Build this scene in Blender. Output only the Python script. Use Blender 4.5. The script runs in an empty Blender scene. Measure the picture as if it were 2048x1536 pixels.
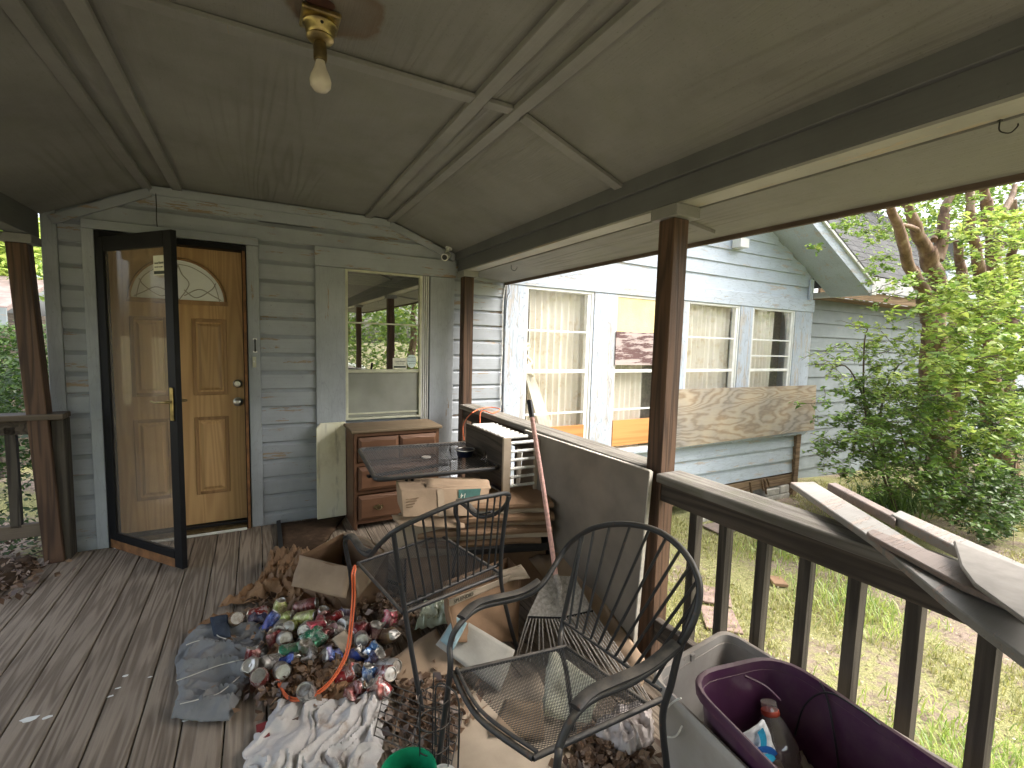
import bpy, math, random
import numpy as np
from mathutils import Vector, Matrix, noise as mn
random.seed(7); rng = np.random.default_rng(7)
scn = bpy.context.scene
PI = math.pi
# ---------------------------------------------------------------- camera
YAW, PIT, ROL, FOC, CH = 0.498233, -0.087962, 0.0268335, 941.607, 1.45
cy, sy = math.cos(YAW), math.sin(YAW)
fw = Vector((sy*math.cos(PIT), cy*math.cos(PIT), math.sin(PIT)))
r0 = Vector((cy, -sy, 0)); u0 = r0.cross(fw)
rt = math.cos(ROL)*r0 + math.sin(ROL)*u0
up = -math.sin(ROL)*r0 + math.cos(ROL)*u0
cam_d = bpy.data.cameras.new('camera'); cam = bpy.data.objects.new('camera', cam_d)
scn.collection.objects.link(cam); scn.camera = cam
cam_d.sensor_width = 36; cam_d.sensor_fit = 'HORIZONTAL'; cam_d.lens = FOC/2048*36
cam_d.clip_start = 0.02; cam_d.clip_end = 2000
m3 = Matrix((rt, up, -fw)).transposed()
cam.matrix_world = Matrix.Translation((0, 0, CH)) @ m3.to_4x4()
# ---------------------------------------------------------------- light
world = bpy.data.worlds.new('World'); scn.world = world; world.use_nodes = True
wn = world.node_tree.nodes; wl = world.node_tree.links; wn.clear()
wo = wn.new('ShaderNodeOutputWorld'); bg = wn.new('ShaderNodeBackground'); sk = wn.new('ShaderNodeTexSky')
sk.sky_type = 'NISHITA'; sk.sun_disc = False
SUN_EL, SUN_ROT = math.radians(52), math.radians(120)
sk.sun_elevation = SUN_EL; sk.sun_rotation = SUN_ROT
sk.air_density = 1.0; sk.dust_density = 6.0; sk.ozone_density = 1.0
bg.inputs['Strength'].default_value = 0.15
hs_ = wn.new('ShaderNodeHueSaturation'); hs_.inputs['Saturation'].default_value = .52
wl.new(sk.outputs[0], hs_.inputs['Color']); wl.new(hs_.outputs[0], bg.inputs[0]); wl.new(bg.outputs[0], wo.inputs[0])
sd = bpy.data.lights.new('sun', 'SUN'); sd.energy = .6; sd.angle = math.radians(40); sd.color = (1, .96, .9)
so = bpy.data.objects.new('sun', sd); scn.collection.objects.link(so)
# sun_rotation is measured clockwise from +Y
sdir = Vector((math.sin(SUN_ROT)*math.cos(SUN_EL), math.cos(SUN_ROT)*math.cos(SUN_EL), math.sin(SUN_EL)))
so.rotation_euler = sdir.to_track_quat('Z', 'Y').to_euler()
scn.view_settings.view_transform = 'Standard'; scn.view_settings.look = 'None'
scn.cycles.max_bounces = 12; scn.cycles.diffuse_bounces = 8; scn.cycles.transparent_max_bounces = 16
scn.view_settings.exposure = 2.2; scn.view_settings.gamma = 1.0; scn.view_settings.use_curve_mapping = False
# ---------------------------------------------------------------- helpers
COL = scn.collection
WL = {}
def at(px, py, x=None, y=None, z=None):
    d = rt*((px-1024)/FOC) - up*((py-768)/FOC) + fw
    o = Vector((0, 0, CH))
    if x is not None: t = (x-o.x)/d.x
    elif y is not None: t = (y-o.y)/d.y
    else: t = (z-o.z)/d.z
    return o + d*t
def tag(o, label=None, cat=None, group=None, kind=None):
    if label: o['label'] = label
    if cat: o['category'] = cat
    if group: o['group'] = group
    if kind: o['kind'] = kind
    return o
def thing(name, label, cat, loc=(0, 0, 0), group=None, kind=None):
    o = bpy.data.objects.new(name, None); COL.objects.link(o); o.location = loc; o.empty_display_size = .1
    WL[o.name] = Vector(loc); return tag(o, label, cat, group, kind)
def struct(name, loc=(0, 0, 0)):
    o = bpy.data.objects.new(name, None); COL.objects.link(o); o.location = loc; WL[o.name] = Vector(loc)
    o['kind'] = 'structure'; return o
def link_piece(name, me, parent, loc, rot=None):
    o = bpy.data.objects.new(name, me); COL.objects.link(o); o.parent = parent
    o.location = Vector(loc) - WL[parent.name]; WL[o.name] = Vector(loc)
    if rot is not None: o.rotation_euler = rot
    return o
class MB:
    def __init__(s): s.v = []; s.f = []; s.m = []; s.mi = 0
    def add(s, vs, fs):
        n = len(s.v); s.v += [tuple(p) for p in vs]
        for f in fs: s.f.append(tuple(i+n for i in f)); s.m.append(s.mi)
        return s
    def box(s, x0, x1, y0, y1, z0, z1):
        return s.add([(x0,y0,z0),(x1,y0,z0),(x1,y1,z0),(x0,y1,z0),(x0,y0,z1),(x1,y0,z1),(x1,y1,z1),(x0,y1,z1)],
            [(0,3,2,1),(4,5,6,7),(0,1,5,4),(1,2,6,5),(2,3,7,6),(3,0,4,7)])
    def beam(s, a, b, w, h, upv=(0, 0, 1)):
        a = Vector(a); b = Vector(b); d = (b-a).normalized(); u = Vector(upv)
        sd_ = d.cross(u).normalized(); u2 = sd_.cross(d)
        P = []
        for p in (a, b):
            for i, j in ((-1,-1),(1,-1),(1,1),(-1,1)): P.append(p + sd_*(i*w/2) + u2*(j*h/2))
        return s.add(P, [(3,2,1,0),(4,5,6,7),(0,1,5,4),(1,2,6,5),(2,3,7,6),(3,0,4,7)])
    def prism(s, poly, vec):
        poly = [Vector(p) for p in poly]; vec = Vector(vec); n = len(poly)
        return s.add(poly+[p+vec for p in poly], [tuple(range(n-1,-1,-1)), tuple(range(n,2*n))]+[(i,(i+1)%n,(i+1)%n+n,i+n) for i in range(n)])
    def tube(s, pts, r, n=8, closed=False, flat=1.0, upv=(0,0,1)):
        pts = [Vector(p) for p in pts]; N = len(pts); rr = r if isinstance(r, (list, tuple)) else [r]*N
        V = []; prev = None
        for i, p in enumerate(pts):
            a = pts[(i-1) % N] if (closed or i > 0) else p; b = pts[(i+1) % N] if (closed or i < N-1) else p
            d = (b-a); d = d.normalized() if d.length > 1e-9 else Vector((0,0,1))
            if prev is None:
                u = Vector(upv)
                if abs(d.dot(u)) > .95: u = Vector((1,0,0))
                prev = (u-d*u.dot(d)).normalized()
            prev = (prev-d*prev.dot(d)).normalized(); q = d.cross(prev)
            for k in range(n):
                a_ = 2*PI*k/n; V.append(p + prev*(math.cos(a_)*rr[i]*flat) + q*(math.sin(a_)*rr[i]))
        F = []
        for i in range(N if closed else N-1):
            j = (i+1) % N
            for k in range(n): F.append((i*n+k, i*n+(k+1)%n, j*n+(k+1)%n, j*n+k))
        if not closed: F += [tuple(range(n-1,-1,-1)), tuple((N-1)*n+k for k in range(n))]
        return s.add(V, F)
    def lathe(s, prof, base=(0,0,0), axis=(0,0,1), n=20, sx=1.0, caps=True, fn=None):
        A = Vector(axis).normalized(); u = Vector((1,0,0)) if abs(A.x) < .9 else Vector((0,1,0))
        u = (u-A*u.dot(A)).normalized(); w = A.cross(u); B = Vector(base); V = []
        for (r, h) in prof:
            for k in range(n):
                a = 2*PI*k/n; p = B + u*(r*math.cos(a)*sx) + w*(r*math.sin(a)) + A*h
                V.append(fn(p) if fn else p)
        F = [(i*n+k, i*n+(k+1)%n, (i+1)*n+(k+1)%n, (i+1)*n+k) for i in range(len(prof)-1) for k in range(n)]
        if caps: F += [tuple(range(n-1,-1,-1)), tuple((len(prof)-1)*n+k for k in range(n))]
        return s.add(V, F)
    def grid(s, P, t=0.0):
        nu = len(P); nv = len(P[0]); V = [Vector(p) for row in P for p in row]
        F = [(i*nv+j, (i+1)*nv+j, (i+1)*nv+j+1, i*nv+j+1) for i in range(nu-1) for j in range(nv-1)]
        return s.add(V, F)
    def mesh(s, name, mats):
        me = bpy.data.meshes.new(name); me.from_pydata([tuple(v) for v in s.v], [], s.f)
        for m in (mats if isinstance(mats, (list, tuple)) else [mats]): me.materials.append(m)
        if any(s.m): me.polygons.foreach_set('material_index', s.m)
        me.update(); return me
    def build(s, name, mats, parent=None, bevel=0, smooth=False, solid=0, sub=0, label=None, loc=None):
        off = WL[parent.name] if parent is not None else (Vector(loc) if loc is not None else Vector((0,0,0)))
        s.v = [tuple(Vector(v)-off) for v in s.v]
        me = s.mesh(name, mats)
        o = bpy.data.objects.new(name, me); COL.objects.link(o)
        if parent is not None: o.parent = parent
        else: o.location = off
        WL[o.name] = Vector(off)
        if smooth:
            me.polygons.foreach_set('use_smooth', [True]*len(me.polygons))
            try: me.set_sharp_from_angle(angle=math.radians(50))
            except Exception: pass
        if solid:
            md = o.modifiers.new('thick', 'SOLIDIFY'); md.thickness = solid; md.offset = 0
        if sub:
            md = o.modifiers.new('sub', 'SUBSURF'); md.levels = md.render_levels = sub
        if bevel:
            md = o.modifiers.new('bevel', 'BEVEL'); md.width = bevel; md.segments = 1; md.limit_method = 'ANGLE'
        if label: o['label'] = label
        return o
def spline(pts, n=8, closed=False):
    pts = [Vector(p) for p in pts]; N = len(pts); out = []
    for i in range(N if closed else N-1):
        if closed: p0, p1, p2, p3 = pts[(i-1)%N], pts[i], pts[(i+1)%N], pts[(i+2)%N]
        else: p0, p1, p2, p3 = pts[max(i-1,0)], pts[i], pts[i+1], pts[min(i+2,N-1)]
        for k in range(n):
            t = k/n
            out.append(.5*((2*p1)+(-p0+p2)*t+(2*p0-5*p1+4*p2-p3)*t*t+(-p0+3*p1-3*p2+p3)*t**3))
    if not closed: out.append(pts[-1])
    return out
# ---------------------------------------------------------------- materials
def lin(h):
    h = h.lstrip('#'); c = [int(h[i:i+2], 16)/255 for i in (0, 2, 4)]
    return tuple(x/12.92 if x <= .04045 else ((x+.055)/1.055)**2.4 for x in c) + (1,)
class NT:
    def __init__(s, name):
        s.mat = bpy.data.materials.new(name); s.mat.use_nodes = True; s.t = s.mat.node_tree
        s.t.nodes.clear(); s.out = s.t.nodes.new('ShaderNodeOutputMaterial')
        s.p = s.t.nodes.new('ShaderNodeBsdfPrincipled'); s.t.links.new(s.p.outputs[0], s.out.inputs[0])
    def n(s, typ, **kw):
        nd = s.t.nodes.new(typ)
        for k, v in kw.items():
            if k.startswith('_'): setattr(nd, k[1:], v)
            else:
                key = k.replace('__', ' ')
                inp = nd.inputs[int(key[1:])] if key[0] == 'i' and key[1:].isdigit() else nd.inputs[key]
                s.set(inp, v)
        return nd
    def set(s, inp, v):
        if isinstance(v, bpy.types.NodeSocket): s.t.links.new(v, inp)
        elif isinstance(v, bpy.types.Node): s.t.links.new(v.outputs[0], inp)
        else:
            if isinstance(v, tuple) and len(v) == 3 and inp.type == 'RGBA': v = v+(1,)
            inp.default_value = v
    def P(s, **kw):
        for k, v in kw.items(): s.set(s.p.inputs[k.replace('__', ' ')], v)
    def math(s, op, a, b=0.0, c=None, clamp=False):
        nd = s.t.nodes.new('ShaderNodeMath'); nd.operation = op; nd.use_clamp = clamp
        s.set(nd.inputs[0], a); s.set(nd.inputs[1], b)
        if c is not None: s.set(nd.inputs[2], c)
        return nd.outputs[0]
    def mix(s, f, a, b, mode='MIX'):
        nd = s.t.nodes.new('ShaderNodeMix'); nd.data_type = 'RGBA'; nd.blend_type = mode
        s.set(nd.inputs[0], f); s.set(nd.inputs[6], a); s.set(nd.inputs[7], b); return nd.outputs[2]
    def ramp(s, f, stops, interp='LINEAR'):
        nd = s.t.nodes.new('ShaderNodeValToRGB'); cr = nd.color_ramp; cr.interpolation = interp
        while len(cr.elements) < len(stops): cr.elements.new(.5)
        for e, (p, c) in zip(cr.elements, stops):
            e.position = p; e.color = (c, c, c, 1) if isinstance(c, (int, float)) else (tuple(c)+(1,) if len(c) == 3 else c)
        s.set(nd.inputs[0], f); return nd.outputs[0]
    def coord(s, scale=(1,1,1), rand=True):
        tc = s.t.nodes.new('ShaderNodeTexCoord'); src = tc.outputs['Object']
        if rand:
            oi = s.t.nodes.new('ShaderNodeObjectInfo'); vm = s.t.nodes.new('ShaderNodeVectorMath'); vm.operation = 'MULTIPLY_ADD'
            cb = s.t.nodes.new('ShaderNodeCombineXYZ')
            for i in range(3): s.t.links.new(oi.outputs['Random'], cb.inputs[i])
            s.t.links.new(cb.outputs[0], vm.inputs[0]); vm.inputs[1].default_value = (37.3, 91.7, 53.1); s.t.links.new(src, vm.inputs[2]); src = vm.outputs[0]
        mp = s.t.nodes.new('ShaderNodeMapping'); mp.inputs['Scale'].default_value = scale; s.t.links.new(src, mp.inputs[0]); return mp.outputs[0]
    def noise(s, vec, scale=5, detail=4, rough=.55, dist=0):
        nd = s.n('ShaderNodeTexNoise', Vector=vec, Scale=scale, Detail=detail, Roughness=rough, Distortion=dist); return nd.outputs[0]
    def bump(s, h, strength=.4, dist=.01, normal=None):
        nd = s.n('ShaderNodeBump', Height=h, Strength=strength, Distance=dist)
        if normal is not None: s.set(nd.inputs['Normal'], normal)
        return nd.outputs[0]
    def rnd(s):
        return s.t.nodes.new('ShaderNodeObjectInfo').outputs['Random']
def plain(name, c, rough=.6, metal=0, nscale=30, var=.25, bump=.1, **kw):
    m = NT(name); v = m.coord(); a = m.noise(v, nscale, 5); c = tuple(c[:3])
    m.P(Base__Color=m.ramp(a, [(.3, tuple(x*(1-var) for x in c)), (.7, tuple(min(1, x*(1+var)) for x in c))]), Roughness=rough, Metallic=metal)
    if bump: m.P(Normal=m.bump(a, bump, .004))
    for k, x in kw.items(): m.P(**{k: x})
    return m.mat
AX = {'X': (.05, 1, 1), 'Y': (1, .05, 1), 'Z': (1, 1, .05)}
def wood(name, light, dark, axis='Y', scale=1.0, rings=16, rough=.75, bump=.5, stain=.35, contrast=1.0, spec=.3, moss=0):
    """boards: contour lines of a noise stretched along the grain read as cathedral grain"""
    m = NT(name); st = AX[axis]
    v = m.coord(st); f = m.noise(v, 4.0*scale, 2, .5)
    s_ = m.math('SINE', m.math('MULTIPLY', f, rings*6.28))
    g = m.math('MULTIPLY_ADD', s_, .5, .5); g = m.math('POWER', g, 1.6)
    fine = m.noise(m.coord(tuple(x*(1 if x < 1 else 6) for x in st)), 22*scale, 4, .7)
    gg = m.math('ADD', m.math('MULTIPLY', g, .55*contrast), m.math('MULTIPLY', fine, .6))
    mid = tuple((a+b)/2 for a, b in zip(light[:3], dark[:3]))
    c = m.ramp(gg, [(.2, light), (.5, mid), (.95, dark)])
    big = m.noise(m.coord(), 2.2, 5, .6)
    c = m.mix(m.math('MULTIPLY', m.ramp(big, [(.4, 0.), (.75, 1.)]), stain), c, tuple(x*.45 for x in dark[:3]))
    r = m.rnd(); c = m.mix(.28, c, m.ramp(r, [(0, tuple(x*.6 for x in mid)), (1, tuple(min(1, x*1.5) for x in mid))]), 'MIX')
    if moss:
        mo = m.ramp(m.noise(m.coord(), 5, 6, .7), [(.5, 0.), (.65, 1.)]); c = m.mix(m.math('MULTIPLY', mo, moss), c, (.11, .12, .06))
    m.P(Base__Color=c, Roughness=rough, Specular__IOR__Level=spec)
    h = m.math('ADD', m.math('MULTIPLY', g, -.6), m.math('MULTIPLY', fine, -.8))
    m.P(Normal=m.bump(h, bump, .004)); return m.mat
def paint(name, col, peel=.08, axis='X', under=(.22, .17, .12), rough=.62, grime=.35, bump=.35, crack=.0, gscale=1.0):
    m = NT(name); st = AX[axis]; v = m.coord()
    fine = m.noise(m.coord(tuple(x*(1 if x < 1 else 5) for x in st)), 16*gscale, 5, .7)
    big = m.noise(v, 2.5, 6, .65); sp = m.noise(v, 60, 3, .6)
    c = m.mix(m.ramp(big, [(.35, 0.), (.75, 1.)]), col, tuple(x*(1-grime) for x in col[:3]))
    c = m.mix(m.math('MULTIPLY', m.ramp(fine, [(.5, 0.), (.8, 1.)]), .35), c, tuple(x*.6 for x in col[:3]))
    c = m.mix(m.math('MULTIPLY', m.ramp(sp, [(.68, 0.), (.74, 1.)]), .5), c, (.06, .07, .05))
    pn = m.math('ADD', m.math('MULTIPLY', m.noise(m.coord(tuple(x*(.25/.05 if x < 1 else 1.6) for x in st)), 7, 8, .75), .8), m.math('MULTIPLY', fine, .2))
    pm = m.ramp(pn, [(.66-peel, 0.), (.665-peel, 1.)])
    c = m.mix(pm, c, m.mix(fine, under, tuple(x*1.8 for x in under)))
    h = m.math('ADD', m.math('MULTIPLY', fine, -.5), m.math('MULTIPLY', pm, -.9))
    if crack:
        cv = m.n('ShaderNodeTexVoronoi', _feature='DISTANCE_TO_EDGE', Vector=m.coord(tuple(x*(2.5 if x < 1 else 1.) for x in st)), Scale=38.0)
        cm = m.ramp(cv.outputs[0], [(.0, 1.), (.05, 0.)]); c = m.mix(m.math('MULTIPLY', cm, crack), c, (.1, .1, .1)); h = m.math('ADD', h, m.math('MULTIPLY', cm, -.6*crack))
    m.P(Base__Color=c, Roughness=rough, Normal=m.bump(h, bump, .004)); return m.mat
def card(name, col, v_=.3, stain=.3):
    m = NT(name); v = m.coord(); a = m.noise(v, 6, 6, .6); b = m.noise(m.coord((1, .06, 1)), 90, 2)
    c = m.ramp(a, [(.3, col), (.8, tuple(x*(1-v_) for x in col[:3]))])
    c = m.mix(m.math('MULTIPLY', m.ramp(m.noise(v, 3, 5), [(.5, 0.), (.7, 1.)]), stain), c, tuple(x*.5 for x in col[:3]))
    m.P(Base__Color=c, Roughness=.85, Specular__IOR__Level=.2, Normal=m.bump(m.math('ADD', a, m.math('MULTIPLY', b, .15)), .3, .01)); return m.mat
M = {}
M['deck'] = wood('deck_wood', (.38,.315,.245), (.13,.098,.072), 'Y', 4.2, 7, .8, 1.0, .45, 1.05, .2)
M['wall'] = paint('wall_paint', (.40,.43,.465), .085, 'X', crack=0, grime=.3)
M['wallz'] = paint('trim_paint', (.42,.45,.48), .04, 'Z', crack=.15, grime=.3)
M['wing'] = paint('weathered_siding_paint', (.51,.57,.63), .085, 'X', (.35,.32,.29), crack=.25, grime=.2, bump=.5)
M['wingz'] = paint('weathered_trim_paint', (.52,.58,.66), .125, 'Z', (.34,.32,.30), crack=.4, grime=.2, bump=.6)
M['wingx'] = paint('weathered_band_paint', (.54,.60,.67), .115, 'X', (.34,.32,.30), crack=.4, grime=.2, bump=.6)
M['rearwall'] = paint('shaded_rear_siding_paint', (.22,.255,.265), .03, 'X', grime=.3)  # base colour lowered to carry the shade of trees and eaves
M['white'] = paint('white_paint', (.78,.78,.74), .01, 'X', (.4,.36,.3), grime=.2)
M['batten'] = paint('batten_paint', (.26,.258,.248), .02, 'Y', (.2,.16,.12), grime=.35)
M['beam'] = paint('beam_paint', (.135,.14,.145), .01, 'Y', (.2,.17,.14), grime=.3)
M['beamlow'] = paint('lit_beam_bottom_paint', (.42,.41,.38), .09, 'Y', (.3,.25,.19), grime=.35)  # paler cream puts the light on the underside into the beam colour
M['fascia'] = wood('fascia_wood', (.15,.11,.085), (.06,.042,.032), 'Y')
def ceiling_mat():
    m = NT('ceiling_plywood_paint'); v = m.coord((1.1, .075, 1.1))
    f = m.noise(v, 2.3, 3, .55); s_ = m.math('POWER', m.math('MULTIPLY_ADD', m.math('SINE', m.math('MULTIPLY', f, 105)), .5, .5), 3)
    msk = m.ramp(m.noise(m.coord((1, .35, 1)), 1.6, 3), [(.5, 0.), (.66, 1.)]); g = m.math('MULTIPLY', s_, m.math('MULTIPLY', msk, .7))
    fine = m.noise(m.coord((6, .2, 6)), 18, 4, .7); big = m.noise(m.coord(), 1.7, 6, .62)
    c = m.ramp(big, [(.3, (.28,.282,.275)), (.55, (.215,.216,.21)), (.78, (.14,.135,.128))])
    c = m.mix(m.math('MULTIPLY', g, .5), c, (.09, .08, .07)); c = m.mix(m.math('MULTIPLY', fine, .35), c, (.17,.16,.14))
    spk = m.ramp(m.noise(m.coord(), 130, 2), [(.62, 0.), (.72, 1.)]); c = m.mix(m.math('MULTIPLY', spk, .3), c, (.08,.075,.06))
    gr = m.ramp(m.noise(m.coord(), 3.2, 5, .6), [(.5, 0.), (.7, 1.)]); c = m.mix(m.math('MULTIPLY', gr, .25), c, (.2,.21,.15))
    sp_ = at(672, 22, z=2.43) - Vector((.2, 4.0, 2.4))
    vd = m.n('ShaderNodeVectorMath', _operation='DISTANCE', i0=m.coord((1, 1, 1), False), i1=tuple(sp_))
    dist = m.math('ADD', vd.outputs['Value'], m.math('MULTIPLY', m.noise(m.coord((1, 1, 1), False), 9, 5, .6), .12))
    st = m.ramp(dist, [(.0, .55), (.13, .45), (.19, .85), (.215, .0)])
    c = m.mix(st, c, (.13, .085, .05))
    m.P(Base__Color=c, Roughness=.7, Normal=m.bump(m.math('ADD', m.math('MULTIPLY', g, -1.), m.math('MULTIPLY', fine, -.5)), .85, .005)); return m.mat
M['ceil'] = ceiling_mat()
M['post'] = wood('stained_post_wood', (.15,.085,.052), (.035,.022,.016), 'Z', 4.0, 6, .6, .4, .4, 1.2)
M['railtop'] = wood('weathered_rail_wood', (.33,.31,.27), (.11,.095,.08), 'Y', 4.0, 5, .85, .9, .5, 1.0, .3, .35)
M['raildark'] = wood('dark_rail_wood', (.11,.088,.068), (.028,.022,.017), 'Y', 3.0, 7, .75, .5, .5)
M['baluster'] = wood('baluster_wood', (.105,.09,.07), (.022,.018,.014), 'Z', 4.5, 5, .75, .5, .5)
M['railx'] = wood('side_rail_wood', (.2,.16,.12), (.06,.045,.03), 'X', 1.2, 8, .75, .5, .5)
M['oak'] = wood('oak_door_finish', (.56,.36,.17), (.36,.205,.085), 'Z', 1.3, 16, .42, .15, .10, .9, .4)
M['oakdark'] = wood('oak_moulding_finish', (.42,.245,.11), (.22,.115,.045), 'Z', 1.0, 9, .4, .1, .1, .8, .5)
M['cherry'] = wood('dresser_wood', (.20,.098,.052), (.08,.036,.02), 'X', 1.0, 6, .5, .15, .45, .7, .4)
M['cherrytop'] = wood('dusty_dresser_top', (.26,.20,.13), (.15,.10,.06), 'X', 1.0, 6, .75, .1, .3, .4, .2)
M['orangewood'] = wood('cedar_board_wood', (.72,.36,.13), (.45,.17,.05), 'X', 1.3, 9, .6, .1, .0, .8)
def plywood():
    m = NT('weathered_plywood'); v = m.coord((.26, 1, 1.5), False)
    f = m.math('ADD', m.noise(v, 1.7, 2, .4, .6), m.math('MULTIPLY', m.noise(m.coord((.6, 1, 2.2), False), 4.5, 3, .5), .16)); s_ = m.math('MULTIPLY_ADD', m.math('SINE', m.math('MULTIPLY', f, 100)), .5, .5)
    fine = m.noise(m.coord((.4, 5, 5), False), 14, 5, .7); big = m.noise(m.coord((.7,1,1), False), 2.6, 4, .5)
    base = m.ramp(big, [(.3, (.48,.385,.275)), (.48, (.37,.315,.25)), (.66, (.27,.25,.235))])
    dk = m.ramp(big, [(.35, (.22,.12,.055)), (.65, (.09,.078,.07))])
    c = m.mix(m.math('MULTIPLY', m.math('POWER', s_, 1.8), .75), base, dk)
    c = m.mix(m.math('MULTIPLY', fine, .3), c, (.7,.6,.42))
    m.P(Base__Color=c, Roughness=.8, Normal=m.bump(s_, -.25, .003)); return m.mat
M['plywood'] = plywood()
M['redboard'] = paint('flaked_maroon_paint', (.16,.085,.08), .17, 'X', (.34,.27,.25), grime=.3, bump=.7)
def pitted():
    m = NT('cream_foam_board'); v = m.n('ShaderNodeTexVoronoi', Vector=m.coord((1,1,1.6)), Scale=60.0).outputs[0]
    a = m.noise(m.coord(), 3, 5)
    c = m.mix(m.ramp(v, [(.0, 1.), (.22, 0.)]), m.ramp(a, [(.3, (.82,.70,.40)), (.7, (.70,.55,.26))]), (.45,.33,.14))
    m.P(Base__Color=c, Roughness=.8, Normal=m.bump(v, .4, .004)); return m.mat
M['insul'] = pitted()
def stained_white():
    m = NT('stained_foam_panel'); a = m.noise(m.coord((1,1,.6)), 3.4, 6, .65); b = m.noise(m.coord((1,1,.18)), 16, 4)
    c = m.ramp(a, [(.3, (.86,.84,.70)), (.55, (.80,.76,.56)), (.75, (.56,.50,.32))])
    c = m.mix(m.math('MULTIPLY', m.ramp(b, [(.58, 0.), (.72, 1.)]), .55), c, (.16,.13,.07))
    m.P(Base__Color=c, Roughness=.7, Normal=m.bump(a, .2, .005)); return m.mat
M['foam'] = stained_white()
M['card'] = card('tan_cardboard', (.40,.29,.195))
M['card2'] = card('brown_cardboard', (.30,.19,.115), .35, .4)
M['card3'] = card('pale_cardboard', (.50,.41,.31), .3, .35)
M['card4'] = card('grey_cardboard', (.47,.44,.38), .3, .4)
M['tile'] = plain('tan_board_face', (.215,.185,.15), .55, 0, 5, .18, .08)
M['paleedge'] = plain('pale_board_edge', (.6,.56,.48), .7)
def iron():
    m = NT('dusty_black_iron'); v = m.coord(); a = m.noise(v, 14, 6, .65)
    geo = m.n('ShaderNodeNewGeometry'); sx = m.n('ShaderNodeSeparateXYZ', i0=geo.outputs['Normal'])
    upf = m.ramp(sx.outputs[2], [(.35, 0.), (.95, 1.)])
    d = m.math('MULTIPLY', upf, m.ramp(a, [(.36, .15), (.6, .85)]))
    c = m.mix(d, (.022,.023,.025), (.17,.145,.115))
    rs = m.ramp(m.noise(v, 40, 4), [(.66, 0.), (.72, 1.)]); c = m.mix(m.math('MULTIPLY', rs, .6), c, (.1,.05,.03))
    m.P(Base__Color=c, Roughness=m.math('MULTIPLY_ADD', d, .4, .42), Metallic=0.0, Specular__IOR__Level=.5, Normal=m.bump(a, .15, .003)); return m.mat
M['iron'] = iron()
M['blackframe'] = plain('black_door_metal', (.005,.005,.006), .6, 0, 12, .3, .05, Specular__IOR__Level=.25)
M['brass'] = plain('aged_brass', (.38,.30,.14), .32, 1.0, 25, .4, .1)
M['dullbrass'] = plain('dull_brass', (.16,.12,.06), .5, .8, 25, .4, .1)
M['chrome'] = plain('brushed_steel', (.62,.60,.56), .3, 1.0, 25, .2, .05)
M['rust'] = plain('rusty_sweep', (.19,.085,.03), .75, 0, 14, .5, .3)
M['rustred'] = plain('rusty_opening', (.05,.015,.008), .8, 0, 20, .5, .3)
M['bulb'] = plain('frosted_dirty_glass', (.66,.60,.50), .25, 0, 9, .18, .02)
M['wmetal'] = plain('white_sash_metal', (.80,.80,.76), .45, 0, 10, .12, .05)
M['cream'] = plain('cream_sash_paint', (.55,.55,.42), .5, 0, 10, .2, .05)
M['track'] = plain('dark_window_track', (.05,.055,.06), .6)
M['dark'] = plain('interior_shade_black', (.03,.028,.024), .9)  # near-black colour stands in for shade inside the room and crawlspace
M['room'] = plain('dim_beige_room', (.34,.29,.21), .9)
M['black'] = plain('black_plastic', (.015,.015,.016), .45)
M['navy'] = plain('navy_enamel', (.01,.014,.035), .3)
M['whiteplastic'] = plain('white_plastic', (.72,.72,.68), .4)
M['concrete'] = plain('rough_concrete', (.42,.39,.34), .9, 0, 12, .3, .5)
M['brick'] = plain('red_brick', (.24,.17,.14), .9, 0, 18, .35, .5)
M['rot'] = wood('rotten_framing_wood', (.36,.25,.15), (.10,.06,.035), 'X', 1.5, 9, .9, .8, .6)
M['pinkhandle'] = plain('faded_pink_handle', (.62,.36,.31), .6, 0, 60, .25, .15)
M['rakemetal'] = plain('dusty_rake_steel', (.33,.30,.265), .7, .1, 70, .4, .3)
M['orange'] = plain('orange_cord_rubber', (.80,.17,.06), .5, 0, 10, .1, 0)
M['tote'] = None
def dusty(name, c, dust, rough=.5):
    m = NT(name); a = m.noise(m.coord(), 7, 6, .65); b = m.noise(m.coord((1, 1, .3)), 30, 4)
    geo = m.n('ShaderNodeNewGeometry'); sx = m.n('ShaderNodeSeparateXYZ', i0=geo.outputs['Normal'])
    f = m.math('MAXIMUM', m.math('MULTIPLY', m.ramp(a, [(.46, 0.), (.7, 1.)]), .35), m.math('MULTIPLY', m.ramp(sx.outputs[2], [(.3, 0.), (.9, 1.)]), .6))
    m.P(Base__Color=m.mix(m.math('MULTIPLY', f, m.math('ADD', b, .35), clamp=True), c, dust), Roughness=m.math('MULTIPLY_ADD', f, .35, rough), Normal=m.bump(b, .05, .003)); return m.mat
M['purple'] = dusty('dusty_purple_plastic', (.075,.022,.062), (.20,.15,.13), .4)
M['tote'] = dusty('dusty_grey_plastic', (.40,.38,.35), (.26,.20,.15), .5)
M['green'] = plain('faded_green_plastic', (.01,.30,.14), .4, 0, 9, .5, .05)
M['plasticwhite'] = plain('worn_white_rope', (.70,.69,.64), .6)
M['twig'] = plain('twig_bark', (.10,.075,.05), .85)
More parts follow.
